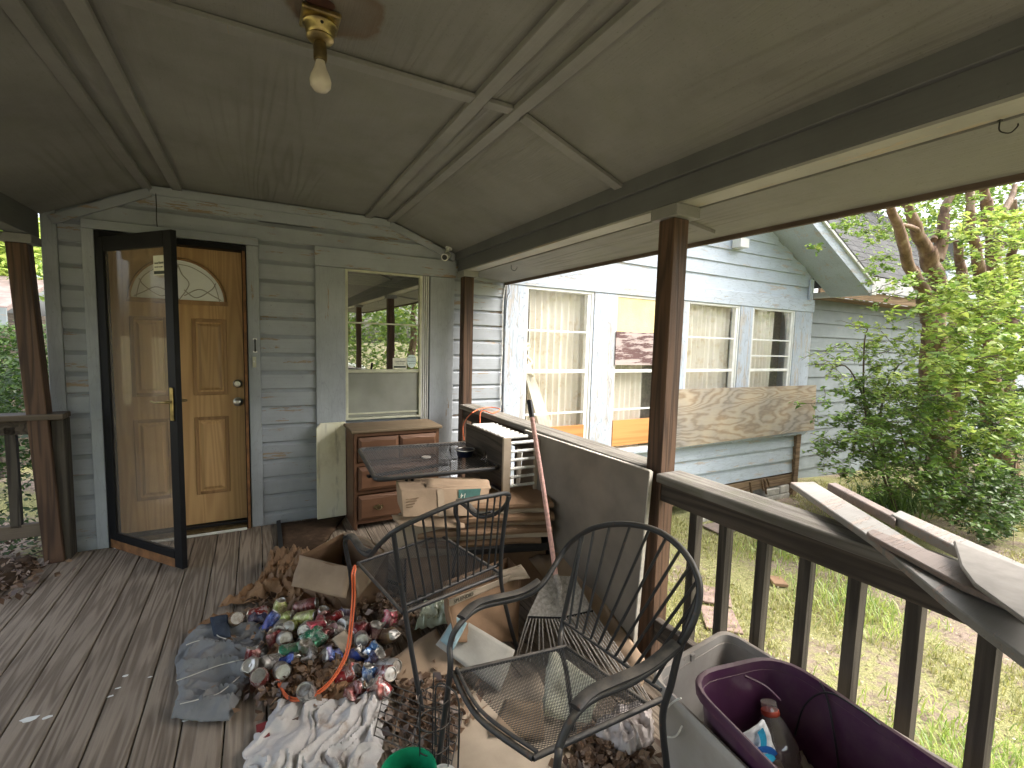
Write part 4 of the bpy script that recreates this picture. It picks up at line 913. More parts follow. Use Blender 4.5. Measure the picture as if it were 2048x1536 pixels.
# flattened carton stack in front of the table
ST = Vector((.63, 2.42, 0)); SE = Vector((1.455, 2.15, 0)); sx = (SE-ST).normalized(); sn = Vector((-sx.y, sx.x, 0)); SL = (SE-ST).length
def flatbox(u0, u1, w0, w1, z0, z1, mat, lab, seed, tilt=0, name='flattened_carton', group='flattened cartons stacked under the patio table'):
    """folded carton: two sheets joined at a rolled front edge"""
    G = []
    nU = 14
    prof = [(w1, z1), (w0+.03, z1), (w0+.006, z1-.004), (w0, (z0+z1)/2), (w0+.006, z0+.004), (w0+.03, z0), (w1, z0)]
    for i in range(nU+1):
        u = u0+(u1-u0)*i/nU; row = []
        for jj, (w, z) in enumerate(prof):
            dn = .010*mn.noise(Vector((u*5, w*4, seed))); wn_ = .012*mn.noise(Vector((u*6, jj*.4, seed+3)))
            p = ST+sx*u+sn*(w+wn_); p.z = z+dn+tilt*(u-u0); row.append(p)
        G.append(row)
    o = MB().grid(G).build(name, mat, solid=.004, loc=ST+sx*(u0+u1)/2+sn*w0+Vector((0,0,z0)))
    return tag(o, lab, 'flattened carton', group)
MB().box(0, 0, 0, 0, 0, 0)
bin_ = MB(); a_ = [ST+sx*.06+sn*.04, ST+sx*(SL-.02)+sn*.04, ST+sx*(SL-.02)+sn*.42, ST+sx*.06+sn*.42]
bin_.prism([dz(p, .004) for p in a_], (0, 0, .27)); o = bin_.build('lower_box', M['card2'], loc=a_[0], bevel=.004); tag(o, 'large plain brown carton carrying the stack of flattened cartons', 'cardboard box')
tr = MB(); tr.prism([dz(ST+sx*.30+sn*-.03, .285), dz(ST+sx*SL+sn*-.02, .285), dz(ST+sx*SL+sn*.35, .285), dz(ST+sx*.30+sn*.35, .285)], (0, 0, .045)); o = tr.build('black_tray', M['black'], loc=ST+sx*.3+Vector((0,0,.285)), bevel=.01); tag(o, 'shallow black plastic tray under the stack of flattened cartons', 'tray')
rows = [(.04, .80, -.02, .35, .335, .365, 'card2'), (.0, .86, -.01, .36, .368, .400, 'card3'), (.12, .86, -.04, .36, .403, .432, 'card2'), (.02, .84, .0, .36, .435, .462, 'card'), (.20, .87, -.03, .36, .465, .497, 'card2'), (.10, .85, .01, .36, .50, .528, 'card3'), (.35, .87, .0, .36, .531, .556, 'card2')]
nm_ = ['lowest', 'second lowest', 'third from the bottom', 'middle', 'third from the top', 'second from the top', 'topmost']
for k, (u0, u1, w0, w1, z0, z1, mt) in enumerate(rows): flatbox(u0, u1, w0, w1, z0-.006, z1, M[mt], 'brown flattened carton, %s in the stack under the patio table' % nm_[k], 10+k)
M['tape'] = plain('packing_tape', (.40,.30,.20), .25, 0, 10, .1, .1)
# front carton with green label
P1 = [at(802, 981, y=2.34), at(980, 975, y=2.34), at(968, 1032, y=2.28), at(806, 1034, y=2.28)]
FC = thing('label_carton', 'tan carton on its side with a green strip marked 14 upside down', 'cardboard box', P1[3])
bk_ = Vector((.03, .22, .0)); m = MB(); m.add(P1+[p+bk_ for p in P1], [(0,1,2,3),(7,6,5,4),(0,4,5,1),(1,5,6,2),(2,6,7,3),(3,7,4,0)]); m.build('body', M['card'], FC, bevel=.003)
M['greenprint'] = plain('green_label_print', (.035,.12,.10), .7)
gl = [at(917, 979, y=2.333), at(962, 977, y=2.333), at(958, 998, y=2.316), at(917, 999, y=2.316)]
MB().prism([g_ for g_ in gl], (0, -.002, 0)).build('green_strip', M['greenprint'], FC)
text('box_number', '14', .034, (gl[0]+gl[2])/2+Vector((-.035, -.006, 0)), (gl[0]-gl[1]), (gl[2]-gl[1]), M['stick'], FC)
sheet('flap', None, [at(855, 957, y=2.44), at(975, 957, y=2.42), at(982, 976, y=2.36), at(852, 975, y=2.37)], M['card'], parent=FC, bend=.012, seed=12)
ta, tb_ = P1[0].lerp(P1[1], .38), P1[3].lerp(P1[2], .42)
MB().prism([ta+Vector((0, -.003, 0)), ta+Vector((.035, -.003, 0)), tb_+Vector((.035, -.003, 0)), tb_+Vector((0, -.003, 0))], (0, -.001, 0)).build('tape_strip', M['tape'], FC)
for k in range(4): MB().prism([P1[0].lerp(P1[3], .35+.1*k)+Vector((.02, -.002, 0)), P1[0].lerp(P1[3], .35+.1*k)+Vector((.09-.012*k, -.002, 0)), P1[0].lerp(P1[3], .38+.1*k)+Vector((.09-.012*k, -.002, 0)), P1[0].lerp(P1[3], .38+.1*k)+Vector((.02, -.002, 0))], (0, -.0008, 0)).build('printed_line', M['rot'], FC)
fl2 = sheet('rolled_flap', 'curled tan cardboard flap drooping over the left of the carton stack', [at(783, 1032, y=2.34), at(925, 1030, y=2.32), at(930, 1055, y=2.26), at(800, 1052, y=2.27)], M['card'], bend=.015, seed=2)
sheet('carton_wall', 'thin cardboard wall standing under the curled flap behind the first chair', [at(790, 1050, y=2.36), at(905, 1046, y=2.33), at(902, 1110, y=2.36), at(788, 1118, y=2.38)], M['card3'], bend=.01, seed=4)
# boxes between the chairs
B1 = [at(898, 1201, y=1.92), at(1041, 1140, y=2.02), at(1030, 1290, y=1.88), at(908, 1255, y=1.85)]
WB = thing('stained_carton', 'water stained brown carton leaning between the two chairs with handwritten edge', 'cardboard box', (.9, 1.9, 0))
f1 = [at(898, 1201, y=1.90), at(1041, 1142, y=1.98), at(1034, 1283, y=1.84), at(908, 1285, y=1.80)]
for p in f1: p.z = max(p.z, .004)
bk2 = Vector((.04, .20, -.02)); q1 = [p+bk2 for p in f1]
for p in q1: p.z = max(p.z, .004)
sheet('front_wall', None, f1, M['card2'], parent=WB, bend=.012, seed=21)
sheet('side_wall', None, [f1[1], q1[1], q1[2], f1[2]], M['card2'], parent=WB, bend=.01, seed=22)
sheet('back_wall', None, [q1[1], q1[0], q1[3], q1[2]], M['card2'], parent=WB, bend=.01, seed=23)
sheet('side_wall', None, [q1[0], f1[0], f1[3], q1[3]], M['card2'], parent=WB, bend=.01, seed=24)
ed = [f1[0]+Vector((-.003, -.012, .010)), f1[1]+Vector((0, -.012, .010)), f1[1]+Vector((0, -.012, -.022)), f1[0]+Vector((-.003, -.012, -.022))]
e_ = sheet('pale_edge', None, ed, M['card3'], parent=WB, bend=.002, th=.004)
ex = (f1[1]-f1[0]).normalized()
text('edge_lettering', 'SPLENDID', .024, ed[0]+ex*.075+Vector((0, -.004, -.016)), ex, Vector((0,0,1))-ex*ex.z, M['ink'], WB)
sheet('flap', None, [at(985, 1145, z=.30), at(1042, 1128, z=.34), at(1060, 1155, z=.31), at(1003, 1165, z=.27)], M['card3'], parent=WB, bend=.02, seed=25)
o = sheet('striped_carton', 'pale grey cardboard with a faded blue stripe in front of stained carton', [at(912, 1230, z=.20), at(1030, 1300, z=.13), at(1000, 1385, z=.02), at(872, 1290, z=.10)], M['card4'], bend=.009, seed=31, th=.008)
M['bluestripe'] = plain('faded_blue_print', (.28,.40,.42), .8, 0, 12, .3, .1)
st_ = [at(909, 1236, z=.212), at(934, 1250, z=.20), at(905, 1305, z=.12), at(880, 1285, z=.125)]
st_ = [Vector(p)+Vector((0, -.004, .012)) for p in st_]
sheet('print_stripe', None, st_, M['bluestripe'], parent=o, th=.003, bend=.004, seed=31)
sheet('cardboard_scrap', 'plain tan cardboard scrap between the cans and the striped carton', [at(775, 1322, z=.06), at(872, 1258, z=.10), at(925, 1335, z=.05), at(800, 1392, z=.01)], M['card'], bend=.02, seed=33)
sheet('cardboard_scrap', 'small tan cardboard square with faded print standing among the cans', [at(664, 1278, z=.10), at(690, 1258, z=.12), at(708, 1285, z=.06), at(685, 1308, z=.05)], M['card3'], bend=.01, seed=34)
sheet('cardboard_scrap', 'brown cardboard piece lying under the orange cord among the cans', [at(632, 1340, z=.05), at(668, 1335, z=.05), at(664, 1385, z=.03), at(624, 1378, z=.03)], M['card2'], bend=.01, seed=35)
sheet('long_carton', 'long narrow tan carton behind the rake against the tan board', [at(1058, 1118, z=.22), at(1140, 1103, z=.28), at(1296, 1330, z=.10), at(1278, 1398, z=.02)], M['card'], bend=.03, seed=36, th=.012)
sheet('cardboard_floor', 'pale dusty cardboard sheet lying flat beneath the nearest chair', [at(905, 1400, z=.006), at(1075, 1345, z=.006), at(1230, 1700, z=.006), at(880, 1660, z=.006)], M['card3'], bend=.006, seed=37)
sheet('cream_carton', 'cream bag like carton seen through the mesh seat of nearest chair', [at(1105, 1300, z=.16), at(1205, 1370, z=.16), at(1180, 1450, z=.03), at(1080, 1430, z=.03)], M['foam'], bend=.03, seed=39)
sheet('brown_cardboard', 'brown cardboard wedge seen through the nearest chair seat', [at(1010, 1400, z=.08), at(1085, 1405, z=.08), at(1090, 1480, z=.02), at(980, 1470, z=.02)], M['card'], bend=.02, seed=40)
# dark mat near the wall and black strip
mt_ = [at(560, 1048, z=.012), at(690, 1032, z=.012), at(640, 1100, z=.012), at(560, 1125, z=.012)]
sheet('door_mat', 'dark rough brown mat lying between the wall and cardboard box', mt_, M['mat'], 'mat', th=.014, bend=.01, seed=41, rag=.02)
tag(MB().prism([at(553, 1046, z=.012), at(561, 1044, z=.012), at(569, 1122, z=.012), at(560, 1124, z=.012)], (0, 0, .018)).build('black_strip', M['black'], loc=at(560, 1085, z=.012)), 'thin black strip along the left edge of the brown mat', 'strip')

# ---------------------------------------------------------------- crumpled paper, cloths
def coons(outline, n=26):
    """four boundary polylines -> surface"""
    B = []
    for pl in outline:
        pl = [Vector(p) for p in pl]; d = [0]
        for a, b in zip(pl, pl[1:]): d.append(d[-1]+(b-a).length)
        B.append((pl, d))
    def ev(k, t):
        pl, d = B[k]; s = t*d[-1]
        for i in range(len(pl)-1):
            if s <= d[i+1]+1e-9: return pl[i].lerp(pl[i+1], (s-d[i])/max(1e-9, d[i+1]-d[i]))
        return pl[-1]
    G = []
    for i in range(n+1):
        u = i/n; row = []
        for jx in range(n+1):
            v = jx/n; t_, b_ = ev(0, u), ev(2, u); l_, r_ = ev(3, v), ev(1, v)
            c00, c10, c01, c11 = ev(0, 0), ev(0, 1), ev(2, 0), ev(2, 1)
            p = t_*(1-v)+b_*v + l_*(1-u)+r_*u - (c00*(1-u)*(1-v)+c10*u*(1-v)+c01*(1-u)*v+c11*u*v); row.append(p)
        G.append(row)
    return G
def cloth(name, lab, cat, px, mat, z0=.01, base=None, amp=.03, fr=6, dirn=(1, 0), seed=0, n=44, rag=.0, th=.003, ridge=.7, parent=None):
    out = [[at(x, y, z=z0) for x, y in side] for side in px]; G = coons(out, n); d = Vector((dirn[0], dirn[1], 0)).normalized()
    for i, row in enumerate(G):
        for jx, p in enumerate(row):
            w = Vector((p.x*fr, p.y*fr, seed)); s = p.x*d.x+p.y*d.y; q = p.x*-d.y+p.y*d.x
            wr = .9*mn.noise(w*.8)+.35*mn.noise(w*2.1)
            f1_ = max(0, 1-abs(mn.noise(Vector((s*fr*1.5+wr*1.5, q*fr*.38+wr*.5, seed+2))))*2.6)
            f3_ = max(0, 1-abs(mn.noise(Vector((s*fr*3.4+wr*2, q*fr*.9+wr, seed+12))))*2.8)
            h = ridge*(.75*f1_**1.4+.35*f3_**1.3) + (1-ridge)*(.6*mn.noise(w)+.25*mn.noise(w*3.1)+.1*mn.noise(w*7.7)+.45)
            e = min(i, n-i, jx, n-jx)/n; ew = min(1, e*9+.25)
            if rag: p += Vector((mn.noise(w*6.1+Vector((5, 0, 0))), mn.noise(w*6.7+Vector((0, 7, 0))), 0))*rag*(1.6 if e < .03 else .4)
            p.z = z0 + amp*max(0.0, h)*ew + (base(p) if base else 0)
    c = G[n//2][n//2]
    o = MB().grid(G).build(name, mat, parent, smooth=True, solid=th, loc=dz(c, 0))
    if parent is None: tag(o, lab, cat)
    return o
# brown paper bags
cloth('crumpled_paper', 'long crumpled tan paper bag lying left of the cardboard box', 'paper bag', [[(548, 1140), (600, 1125)], [(600, 1125), (620, 1170), (610, 1205)], [(436, 1218), (510, 1208), (560, 1212), (610, 1205)], [(548, 1140), (500, 1180), (436, 1218)]], M['paper'], amp=.10, fr=9, seed=3, ridge=.5, rag=.01)
cloth('crumpled_paper', 'dark crumpled paper heap against the wall side of cardboard box', 'paper', [[(545, 1120), (620, 1110)], [(620, 1110), (610, 1150), (590, 1180)], [(520, 1175), (590, 1180)], [(545, 1120), (530, 1150), (520, 1175)]], M['card2'], amp=.14, fr=10, seed=5, ridge=.5, rag=.012)
cloth('crumpled_paper', 'brown crumpled paper strip under the top of the grey jeans', 'paper', [[(378, 1265), (425, 1235), (470, 1228)], [(470, 1228), (480, 1250)], [(390, 1290), (430, 1265), (480, 1250)], [(378, 1265), (390, 1290)]], M['paper'], amp=.03, fr=12, seed=6, rag=.006)
cloth('crumpled_paper', 'crumpled brown paper among the red cans beside the box', 'paper', [[(585, 1195), (700, 1195)], [(700, 1195), (740, 1270)], [(560, 1260), (650, 1270), (740, 1270)], [(585, 1195), (560, 1260)]], M['card2'], amp=.07, fr=9, seed=7, rag=.01)
cloth('crumpled_paper', 'torn brown paper heap beneath the cord and silver cans', 'paper', [[(540, 1290), (640, 1300), (760, 1290)], [(760, 1290), (770, 1400)], [(520, 1400), (650, 1420), (770, 1400)], [(540, 1290), (530, 1350), (520, 1400)]], M['paper'], amp=.06, fr=13, seed=8, rag=.012)
# jeans
J = cloth('jeans', 'faded grey denim jeans crumpled on the deck left of the cans', 'jeans', [[(425, 1248), (480, 1232), (535, 1262)], [(535, 1262), (540, 1300), (500, 1360), (460, 1446)], [(342, 1440), (400, 1447), (460, 1446)], [(425, 1248), (372, 1278), (350, 1320), (358, 1390), (342, 1440)]], M['denim'], z0=.012, amp=.06, fr=7, dirn=(.15, 1), seed=14, n=80, th=.004, ridge=.85, rag=.004)
cloth('waistband', None, None, [[(420, 1238), (455, 1232)], [(455, 1232), (462, 1275)], [(428, 1275), (462, 1275)], [(420, 1238), (428, 1275)]], M['denimin'], z0=.05, amp=.03, fr=9, seed=12, n=14, parent=J)
for (pts_) in ([(352, 1362), (380, 1352), (440, 1330), (490, 1318)], [(360, 1408), (400, 1398), (440, 1385), (480, 1352)], [(430, 1240), (432, 1268), (452, 1278)], [(372, 1290), (395, 1282), (425, 1280)]):
    sp_ = spline([at(x, y, z=.06) for x, y in pts_], 5)
    MB().tube(sp_, .0022, 4).build('seam', M['stitch'], J)
cloth('white_rag', 'dirty torn white cloth heaped beside the green pot at the bottom edge', 'cloth', [[(548, 1408), (600, 1402), (680, 1400), (775, 1382)], [(775, 1382), (768, 1440), (765, 1500), (738, 1560)], [(488, 1560), (600, 1570), (738, 1560)], [(548, 1408), (538, 1440), (492, 1502), (488, 1560)]], M['rag'], z0=.02, amp=.045, fr=7.5, dirn=(1, -.6), seed=25, n=96, rag=.010, th=.003, ridge=.85)
tag(MB().prism([at(512, 1460, z=.01), at(535, 1452, z=.01), at(540, 1480, z=.01), at(515, 1490, z=.01)], (0, 0, .02)).build('red_scrap', plain('red_plastic', (.16,.02,.022), .6), loc=at(525, 1470, z=.01)), 'red plastic scrap poking out from under the white cloth', 'scrap')
cloth('snack_bag', 'shiny crumpled foil bag under the right side of nearest chair', 'snack bag', [[(1180, 1470), (1230, 1425), (1300, 1412)], [(1300, 1412), (1308, 1470), (1300, 1500)], [(1255, 1518), (1300, 1500)], [(1180, 1470), (1255, 1518)]], M['foil'], z0=.03, amp=.08, fr=11, seed=31, n=26, rag=.008, ridge=.5)
cloth('snack_bag', 'crumpled clear and green bag between stained carton and cans', 'plastic bag', [[(845, 1215), (905, 1205)], [(905, 1205), (905, 1250)], [(830, 1265), (905, 1250)], [(845, 1215), (830, 1265)]], plain('greenish_film', (.40,.43,.32), .25, 0, 9, .4, .5), z0=.05, amp=.09, fr=14, seed=32, n=22, rag=.006, ridge=.4)
# ---------------------------------------------------------------- soda cans
canm = {}
def canmat(nm, c, c2=None):
    if nm in canm: return canm[nm]
    m = NT(nm+'_can_print'); a = m.noise(m.coord((1, 1, .6)), 26, 3, .6, 1.2)
    dust = m.ramp(m.noise(m.coord(), 17, 5, .65), [(.42, .05), (.66, .75)])
    m.P(Base__Color=m.mix(dust, m.ramp(a, [(.44, c), (.5, c), (.54, c2 or (.6,.6,.6)), (.6, c2 or (.6,.6,.6)), (.64, c)]), (.24,.17,.13)), Roughness=.38, Metallic=.5, Normal=m.bump(m.noise(m.coord(), 30, 4), .5, .006)); canm[nm] = m.mat; return m.mat
CC = {'red': ((.30,.015,.02), (.60,.5,.5)), 'dark red': ((.16,.012,.018), (.35,.2,.2)), 'blue': ((.02,.06,.30), (.10,.2,.5)), 'light blue': ((.06,.18,.42), (.5,.6,.7)), 'green': ((.03,.26,.14), (.45,.6,.5)), 'pale green': ((.22,.38,.24), (.6,.65,.55)), 'lime': ((.32,.38,.10), (.6,.6,.3)), 'silver': ((.50,.49,.46), (.2,.2,.2)), 'pink red': ((.50,.06,.10), (.6,.3,.3)), 'dusty red': ((.22,.09,.09), (.3,.18,.17)), 'gold': ((.34,.25,.13), (.2,.1,.06)), 'purple': ((.10,.06,.16), (.3,.3,.4)), 'navy': ((.02,.03,.10), (.15,.2,.35))}
AL = NT('can_aluminium'); AL.P(Base__Color=AL.mix(AL.ramp(AL.noise(AL.coord(), 35, 4), [(.45, 0.), (.65, 1.)]), (.56,.54,.50), (.36,.31,.26)), Metallic=.85, Roughness=.36, Normal=AL.bump(AL.noise(AL.coord(), 20, 4), .25, .004)); AL = AL.mat
def can(px, py, z, col, ax, lab, crush=0.0, seed=0, top=True):
    base = at(px, py, z=z); ax = Vector(ax).normalized(); r = .033; Hh = .118*(1-crush*.45)
    def fn(p):
        if not crush: return p
        q = (p-base)*30; return p + Vector((mn.noise(q+Vector((seed, 0, 0))), mn.noise(q+Vector((0, seed, 9))), mn.noise(q+Vector((3, 3, seed)))))*.030*crush
    o0 = base - ax*Hh/2
    nm = 'soda_can'
    T_ = thing(nm, lab, 'soda can', base, 'empty soda cans heaped on the deck boards')
    b = MB(); b.lathe([(.027, .004), (.0328, .012), (.0328, Hh*.35), (.0328*(1-.25*crush), Hh*.55), (.0328, Hh*.75), (.0328, Hh-.016), (.0265, Hh-.004)], o0, ax, 20, caps=False, fn=fn); b.build('body', canmat(col.replace(' ', '_'), *CC[col]), T_, smooth=True)
    b = MB(); b.lathe([(.0255, Hh-.006), (.0272, Hh-.0005), (.0272, Hh), (.0245, Hh), (.0235, Hh-.006), (.0015, Hh-.0055)], o0, ax, 20, caps=False, fn=fn); b.lathe([(.007, Hh-.004), (.0075, Hh-.002)], o0, ax, 8, fn=fn); b.build('lid', AL, T_, smooth=True)
    b = MB(); b.lathe([(.028, .0045), (.0245, .0), (.0235, .0), (.020, .006), (.010, .010), (.001, .011)], o0, ax, 20, caps=False, fn=fn); b.build('base', AL, T_, smooth=True)
    return T_
cans = [
 (470,1241,.05,'gold',(.2,-.8,.6),'brown printed can on end with open silver lid above the jeans',0),
 (518,1228,.05,'red',(-1,.1,.1),'bright red crumpled can above the two blue cans',.5),
 (541,1246,.05,'blue',(.5,.4,.6),'bright blue can lying right of the folded jeans corner',.25),
 (517,1238,.04,'navy',(-1,.2,.1),'dark blue crushed can half under the bright red one',.5),
 (561,1257,.05,'silver',(-.2,-1,.3),'silver can end facing the camera below the brown paper',0),
 (559,1221,.06,'lime',(.2,.2,1),'pale lime can tucked behind the brown paper near the box',.3),
 (611,1212,.07,'dark red',(1,-.35,.25),'long dark red can lying before the box with silver end right',0),
 (612,1236,.07,'lime',(.8,-.6,.3),'lime can with large silver base facing the camera',0),
 (644,1234,.07,'dark red',(.3,.2,1),'dark red curved can left of the purple one',.7),
 (666,1241,.06,'red',(1,.3,.2),'glossy red crushed can behind the middle of the heap',.6),
 (613,1257,.06,'silver',(-.3,-1,.4),'bright silver can base beside a pink red can',0),
 (632,1252,.08,'pink red',(1,.4,.2),'pink red crumpled can wedged above the green cans',.6),
 (583,1254,.05,'lime',(-.3,-.8,.5),'lime can with dirty silver lid left of centre of the heap',.1),
 (566,1277,.05,'silver',(.2,-1,.5),'small silver can bottom just above the large green can',0),
 (549,1282,.04,'dark red',(-.2,.3,1),'dark red can squeezed against the right edge of jeans',.4),
 (621,1272,.06,'green',(.9,.5,.2),'teal green can lying at the centre of the heap',.2),
 (632,1285,.05,'green',(.9,.5,.3),'smaller bright green can in front of teal one',.35),
 (583,1303,.05,'green',(-1,.1,.1),'dark green can with white and red print under the silver bases',.15),
 (606,1302,.05,'pale green',(.3,-.3,.9),'crushed pale green can with round dimpled top',.6),
 (504,1318,.06,'dark red',(.1,.3,1),'little red and blue can resting on the jeans',.5),
 (504,1331,.07,'silver',(-.2,-.8,.6),'small silver can end lying on the jeans',.3),
 (543,1325,.05,'silver',(-.7,-.5,.4),'tall silver can with dark print lying diagonally',.0),
 (562,1341,.05,'silver',(.1,-1,.5),'plain silver can bottom left of the cardboard piece',0),
 (521,1357,.06,'red',(-.15,-.75,.8),'upturned red can showing its clean silver bottom near jeans edge',0),
 (664,1262,.05,'dusty red',(.2,.3,1),'dusty dark red can crushed flat behind the cord',.7),
 (688,1236,.04,'purple',(.3,.4,.9),'dull purple crushed can at the back right of the heap',.6),
 (696,1247,.05,'silver',(-.6,-.6,.4),'silver can leaning on the chair leg and orange cord',.1),
 (682,1262,.04,'silver',(-.9,-.2,.4),'half hidden silver can behind the small cardboard square',.3),
 (664,1313,.05,'blue',(-.8,-.3,.4),'deep blue torn can in the centre just left of the cord',.7),
 (713,1312,.05,'blue',(.5,-.4,.7),'blue and red crushed can right of the cord',.7),
 (743,1305,.06,'light blue',(1,.3,.5),'light blue can bent in half near the chair leg',.7),
 (750,1322,.05,'navy',(.4,-.3,.8),'dark blue crumpled can beside the right hand cardboard',.6),
 (776,1333,.06,'silver',(.5,-.9,.4),'silver can bottom at the right edge of the heap',0),
 (737,1353,.05,'light blue',(.2,.3,1),'crushed blue and silver can at the lower right of the heap',.55),
 (768,1348,.06,'red',(.3,-.9,.5),'red can with open silver top near the white cloth',0),
 (694,1349,.05,'red',(.9,-.3,.3),'bright red dented can with wide silver base',.45),
 (712,1382,.05,'dark red',(.6,.2,.4),'dark red flattened can above the edge of white cloth',.8),
 (757,1376,.06,'red',(-.6,.3,.6),'crushed red can touching the tip of the white cloth',.7),
 (722,1277,.06,'silver',(-.1,-1,.4),'silver can end right behind the chair leg',0),
 (722,1259,.07,'dark red',(.8,.2,.2),'dark red crushed can between chair leg and pink can',.6),
 (752,1263,.06,'dusty red',(.2,-.3,1),'round dusty red crumpled can right of the chair leg',.7),
 (780,1238,.08,'pink red',(.3,.3,.7),'coral pink crushed can in the dead leaves at right',.6),
 (779,1272,.06,'gold',(.3,-.8,.6),'tan can with pierced lid under the coral pink one',.4),
 (617,1390,.05,'silver',(-.35,-.45,.9),'silver can standing open at the top edge of white cloth',.1),
 (620,1314,.05,'silver',(.5,-.2,.5),'dull pale silver can flattened below the green cans',.7),
 (578,1323,.04,'blue',(.6,-.3,.3),'small strip of blue can under the silver bases',.6),
 (646,1270,.05,'dark red',(.8,.5,.3),'dark red can crumpled right of the teal green can',.7),
 (566,1238,.05,'lime',(.7,-.3,.2),'lime green can half hidden beneath crumpled brown paper',.4)]
for i, (x, y, z, c, a, lab, cr) in enumerate(cans):
    av = Vector(a); av.y *= -1 if False else 1
    can(x, y, z, c, av, lab, cr, seed=i*1.7)
# ---------------------------------------------------------------- wrought iron chairs
def rods(name, parent, pairs, r, mat=None):
    for a, b in pairs: MB().tube([a, b], r, 6).build(name, mat or M['iron'], parent, smooth=True)
# nearest chair
C2 = thing('iron_armchair', 'black wrought iron armchair nearest the camera with dusty hoop back', 'armchair', (.8, 1.1, 0), 'pair of wrought iron patio chairs')
S = .40
FL, BL_, BR_, FR_ = at(906, 1346, z=S), at(1132, 1293, z=S), at(1298, 1410, z=S), at(1066, 1516, z=S)
xh = 1.045
hoop = [at(1125, 1106, x=1.015), at(1150, 1078, x=1.035), at(1188, 1056, x=xh), at(1245, 1048, x=xh+.01), at(1310, 1060, x=xh+.01), at(1362, 1097, x=xh+.005), at(1394, 1150, x=xh), at(1398, 1200, x=xh-.02), at(1380, 1256, x=xh-.05), at(1345, 1305, x=xh-.08)]
larm = [at(1083, 1170, x=.90), at(1040, 1195, x=.82), at(960, 1215, x=.66), at(918, 1250, x=.56), at(900, 1290, x=.525)]
rarm = [at(1270, 1360, x=.84), at(1190, 1395, x=.72), at(1148, 1432, x=.64), at(1120, 1490, x=.600)]
lleg = [at(900, 1345, x=.515), Vector((.505, 1.345, .15)), Vector((.495, 1.36, 0))]
rleg = [at(1112, 1545, x=.585), Vector((.575, .865, .12)), Vector((.565, .86, 0))]
path = list(reversed(lleg))+list(reversed(larm))+hoop+rarm+rleg
MB().tube(spline(path, 7), .0098, 10).build('frame', M['iron'], C2, smooth=True)
# flat arm pads
for pad, nm in ((spline([at(1078, 1166, x=.90), at(1040, 1188, x=.82), at(960, 1208, x=.66), at(922, 1240, x=.57)], 8), 'l'), (spline([at(1352, 1292, x=.97), at(1290, 1340, x=.87), at(1190, 1385, x=.72), at(1150, 1422, x=.645)], 8), 'r')):
    MB().tube([p+Vector((0, 0, .009)) for p in pad], .017, 10, flat=.38).build('arm_rest', M['iron'], C2, smooth=True)
def rail(a, b): return [a, b]
MB().tube([FL, BL_], .0075, 8).build('seat_side_rail', M['iron'], C2, smooth=True)
MB().tube([FR_, BR_, BR_+(BR_-FR_).normalized()*.05], .0085, 8).build('seat_side_rail', M['iron'], C2, smooth=True)
MB().tube([BL_, BR_], .0065, 8).build('seat_back_rail', M['iron'], C2, smooth=True)
fm = (FL+FR_)/2+Vector((-.035, 0, -.004))
MB().tube(spline([FL, fm, FR_], 8), .0085, 8).build('seat_front_rail', M['iron'], C2, smooth=True)
MB().tube([p+Vector((.012, 0, .012)) for p in spline([FL, fm, FR_], 8)], .0055, 8).build('seat_front_rail', M['iron'], C2, smooth=True)
meshgrid([FL+Vector((.01, -.01, .004)), BL_+Vector((-.005, -.01, .004)), BR_+Vector((-.005, .01, .004)), FR_+Vector((.01, .01, .004))], 38, .0011, 'seat_mesh', M['iron'], C2, sag=.006)
lb0 = at(1166, 1064, x=xh); rb0 = at(1350, 1300, x=xh-.07)
MB().tube(spline([lb0, at(1140, 1180, x=1.0), at(1123, 1260, x=.965), at(1122, 1300, z=S-.02), at(1133, 1345, z=.27), Vector((1.03, 1.33, 0))], 6), .0092, 8).build('rear_leg', M['iron'], C2, smooth=True)
MB().tube(spline([at(1398, 1190, x=xh-.01), at(1362, 1290, x=1.0), at(1342, 1370, x=.985), at(1325, 1440, x=.985), Vector((1.03, .875, .18)), Vector((1.05, .87, 0))], 6), .0098, 8).build('rear_leg', M['iron'], C2, smooth=True)
r0_, r1_ = at(1128, 1243, x=.975), at(1322, 1380, x=.985)
MB().tube([r0_, r1_], .006, 8).build('back_rail', M['iron'], C2, smooth=True)
hs = spline(hoop, 12)
for k in range(11):
    t = (k+.8)/11.6; b = r0_.lerp(r1_, t)
    tx = 1192+(1388-1192)*(k/10)**.95; best = min(hs, key=lambda p: (p-(b+Vector((.07, .0, .5)) + (r1_-r0_)*0)).length)
    # spindle tops spread evenly along the hoop
    idx = int(len(hs)*(.16+.66*k/10)); MB().tube([b, hs[min(idx, len(hs)-1)]], .0046, 6).build('spindle', M['iron'], C2, smooth=True)
# further chair seen from behind
C1 = thing('iron_armchair', 'black wrought iron armchair facing away with mesh seat and orange cord', 'armchair', (.68, 2.0, 0), 'pair of wrought iron patio chairs')
S1 = .40
fl, bl, br, fr2 = at(716, 1126, z=S1), at(806, 1226, z=S1), at(1003, 1148, z=S1), at(880, 1070, z=S1)
hl = at(760, 1088, y=1.74)
hoop1 = [at(740, 1110, y=1.86), at(758, 1090, y=1.76), at(790, 1062, y=1.68), at(845, 1034, y=1.66), at(920, 1004, y=1.68), at(980, 992, y=1.72), at(1012, 987, y=1.76), at(1018, 996, y=1.80), at(1006, 1016, y=1.88), at(985, 1030, y=1.98)]
la1 = [at(722, 1102, y=1.95), at(703, 1076, y=2.06), at(691, 1080, y=2.14), at(692, 1100, y=2.16)]
ra1 = [at(955, 1032, y=2.08), at(928, 1010, y=2.20), at(914, 1005, y=2.26), at(910, 1024, y=2.27)]
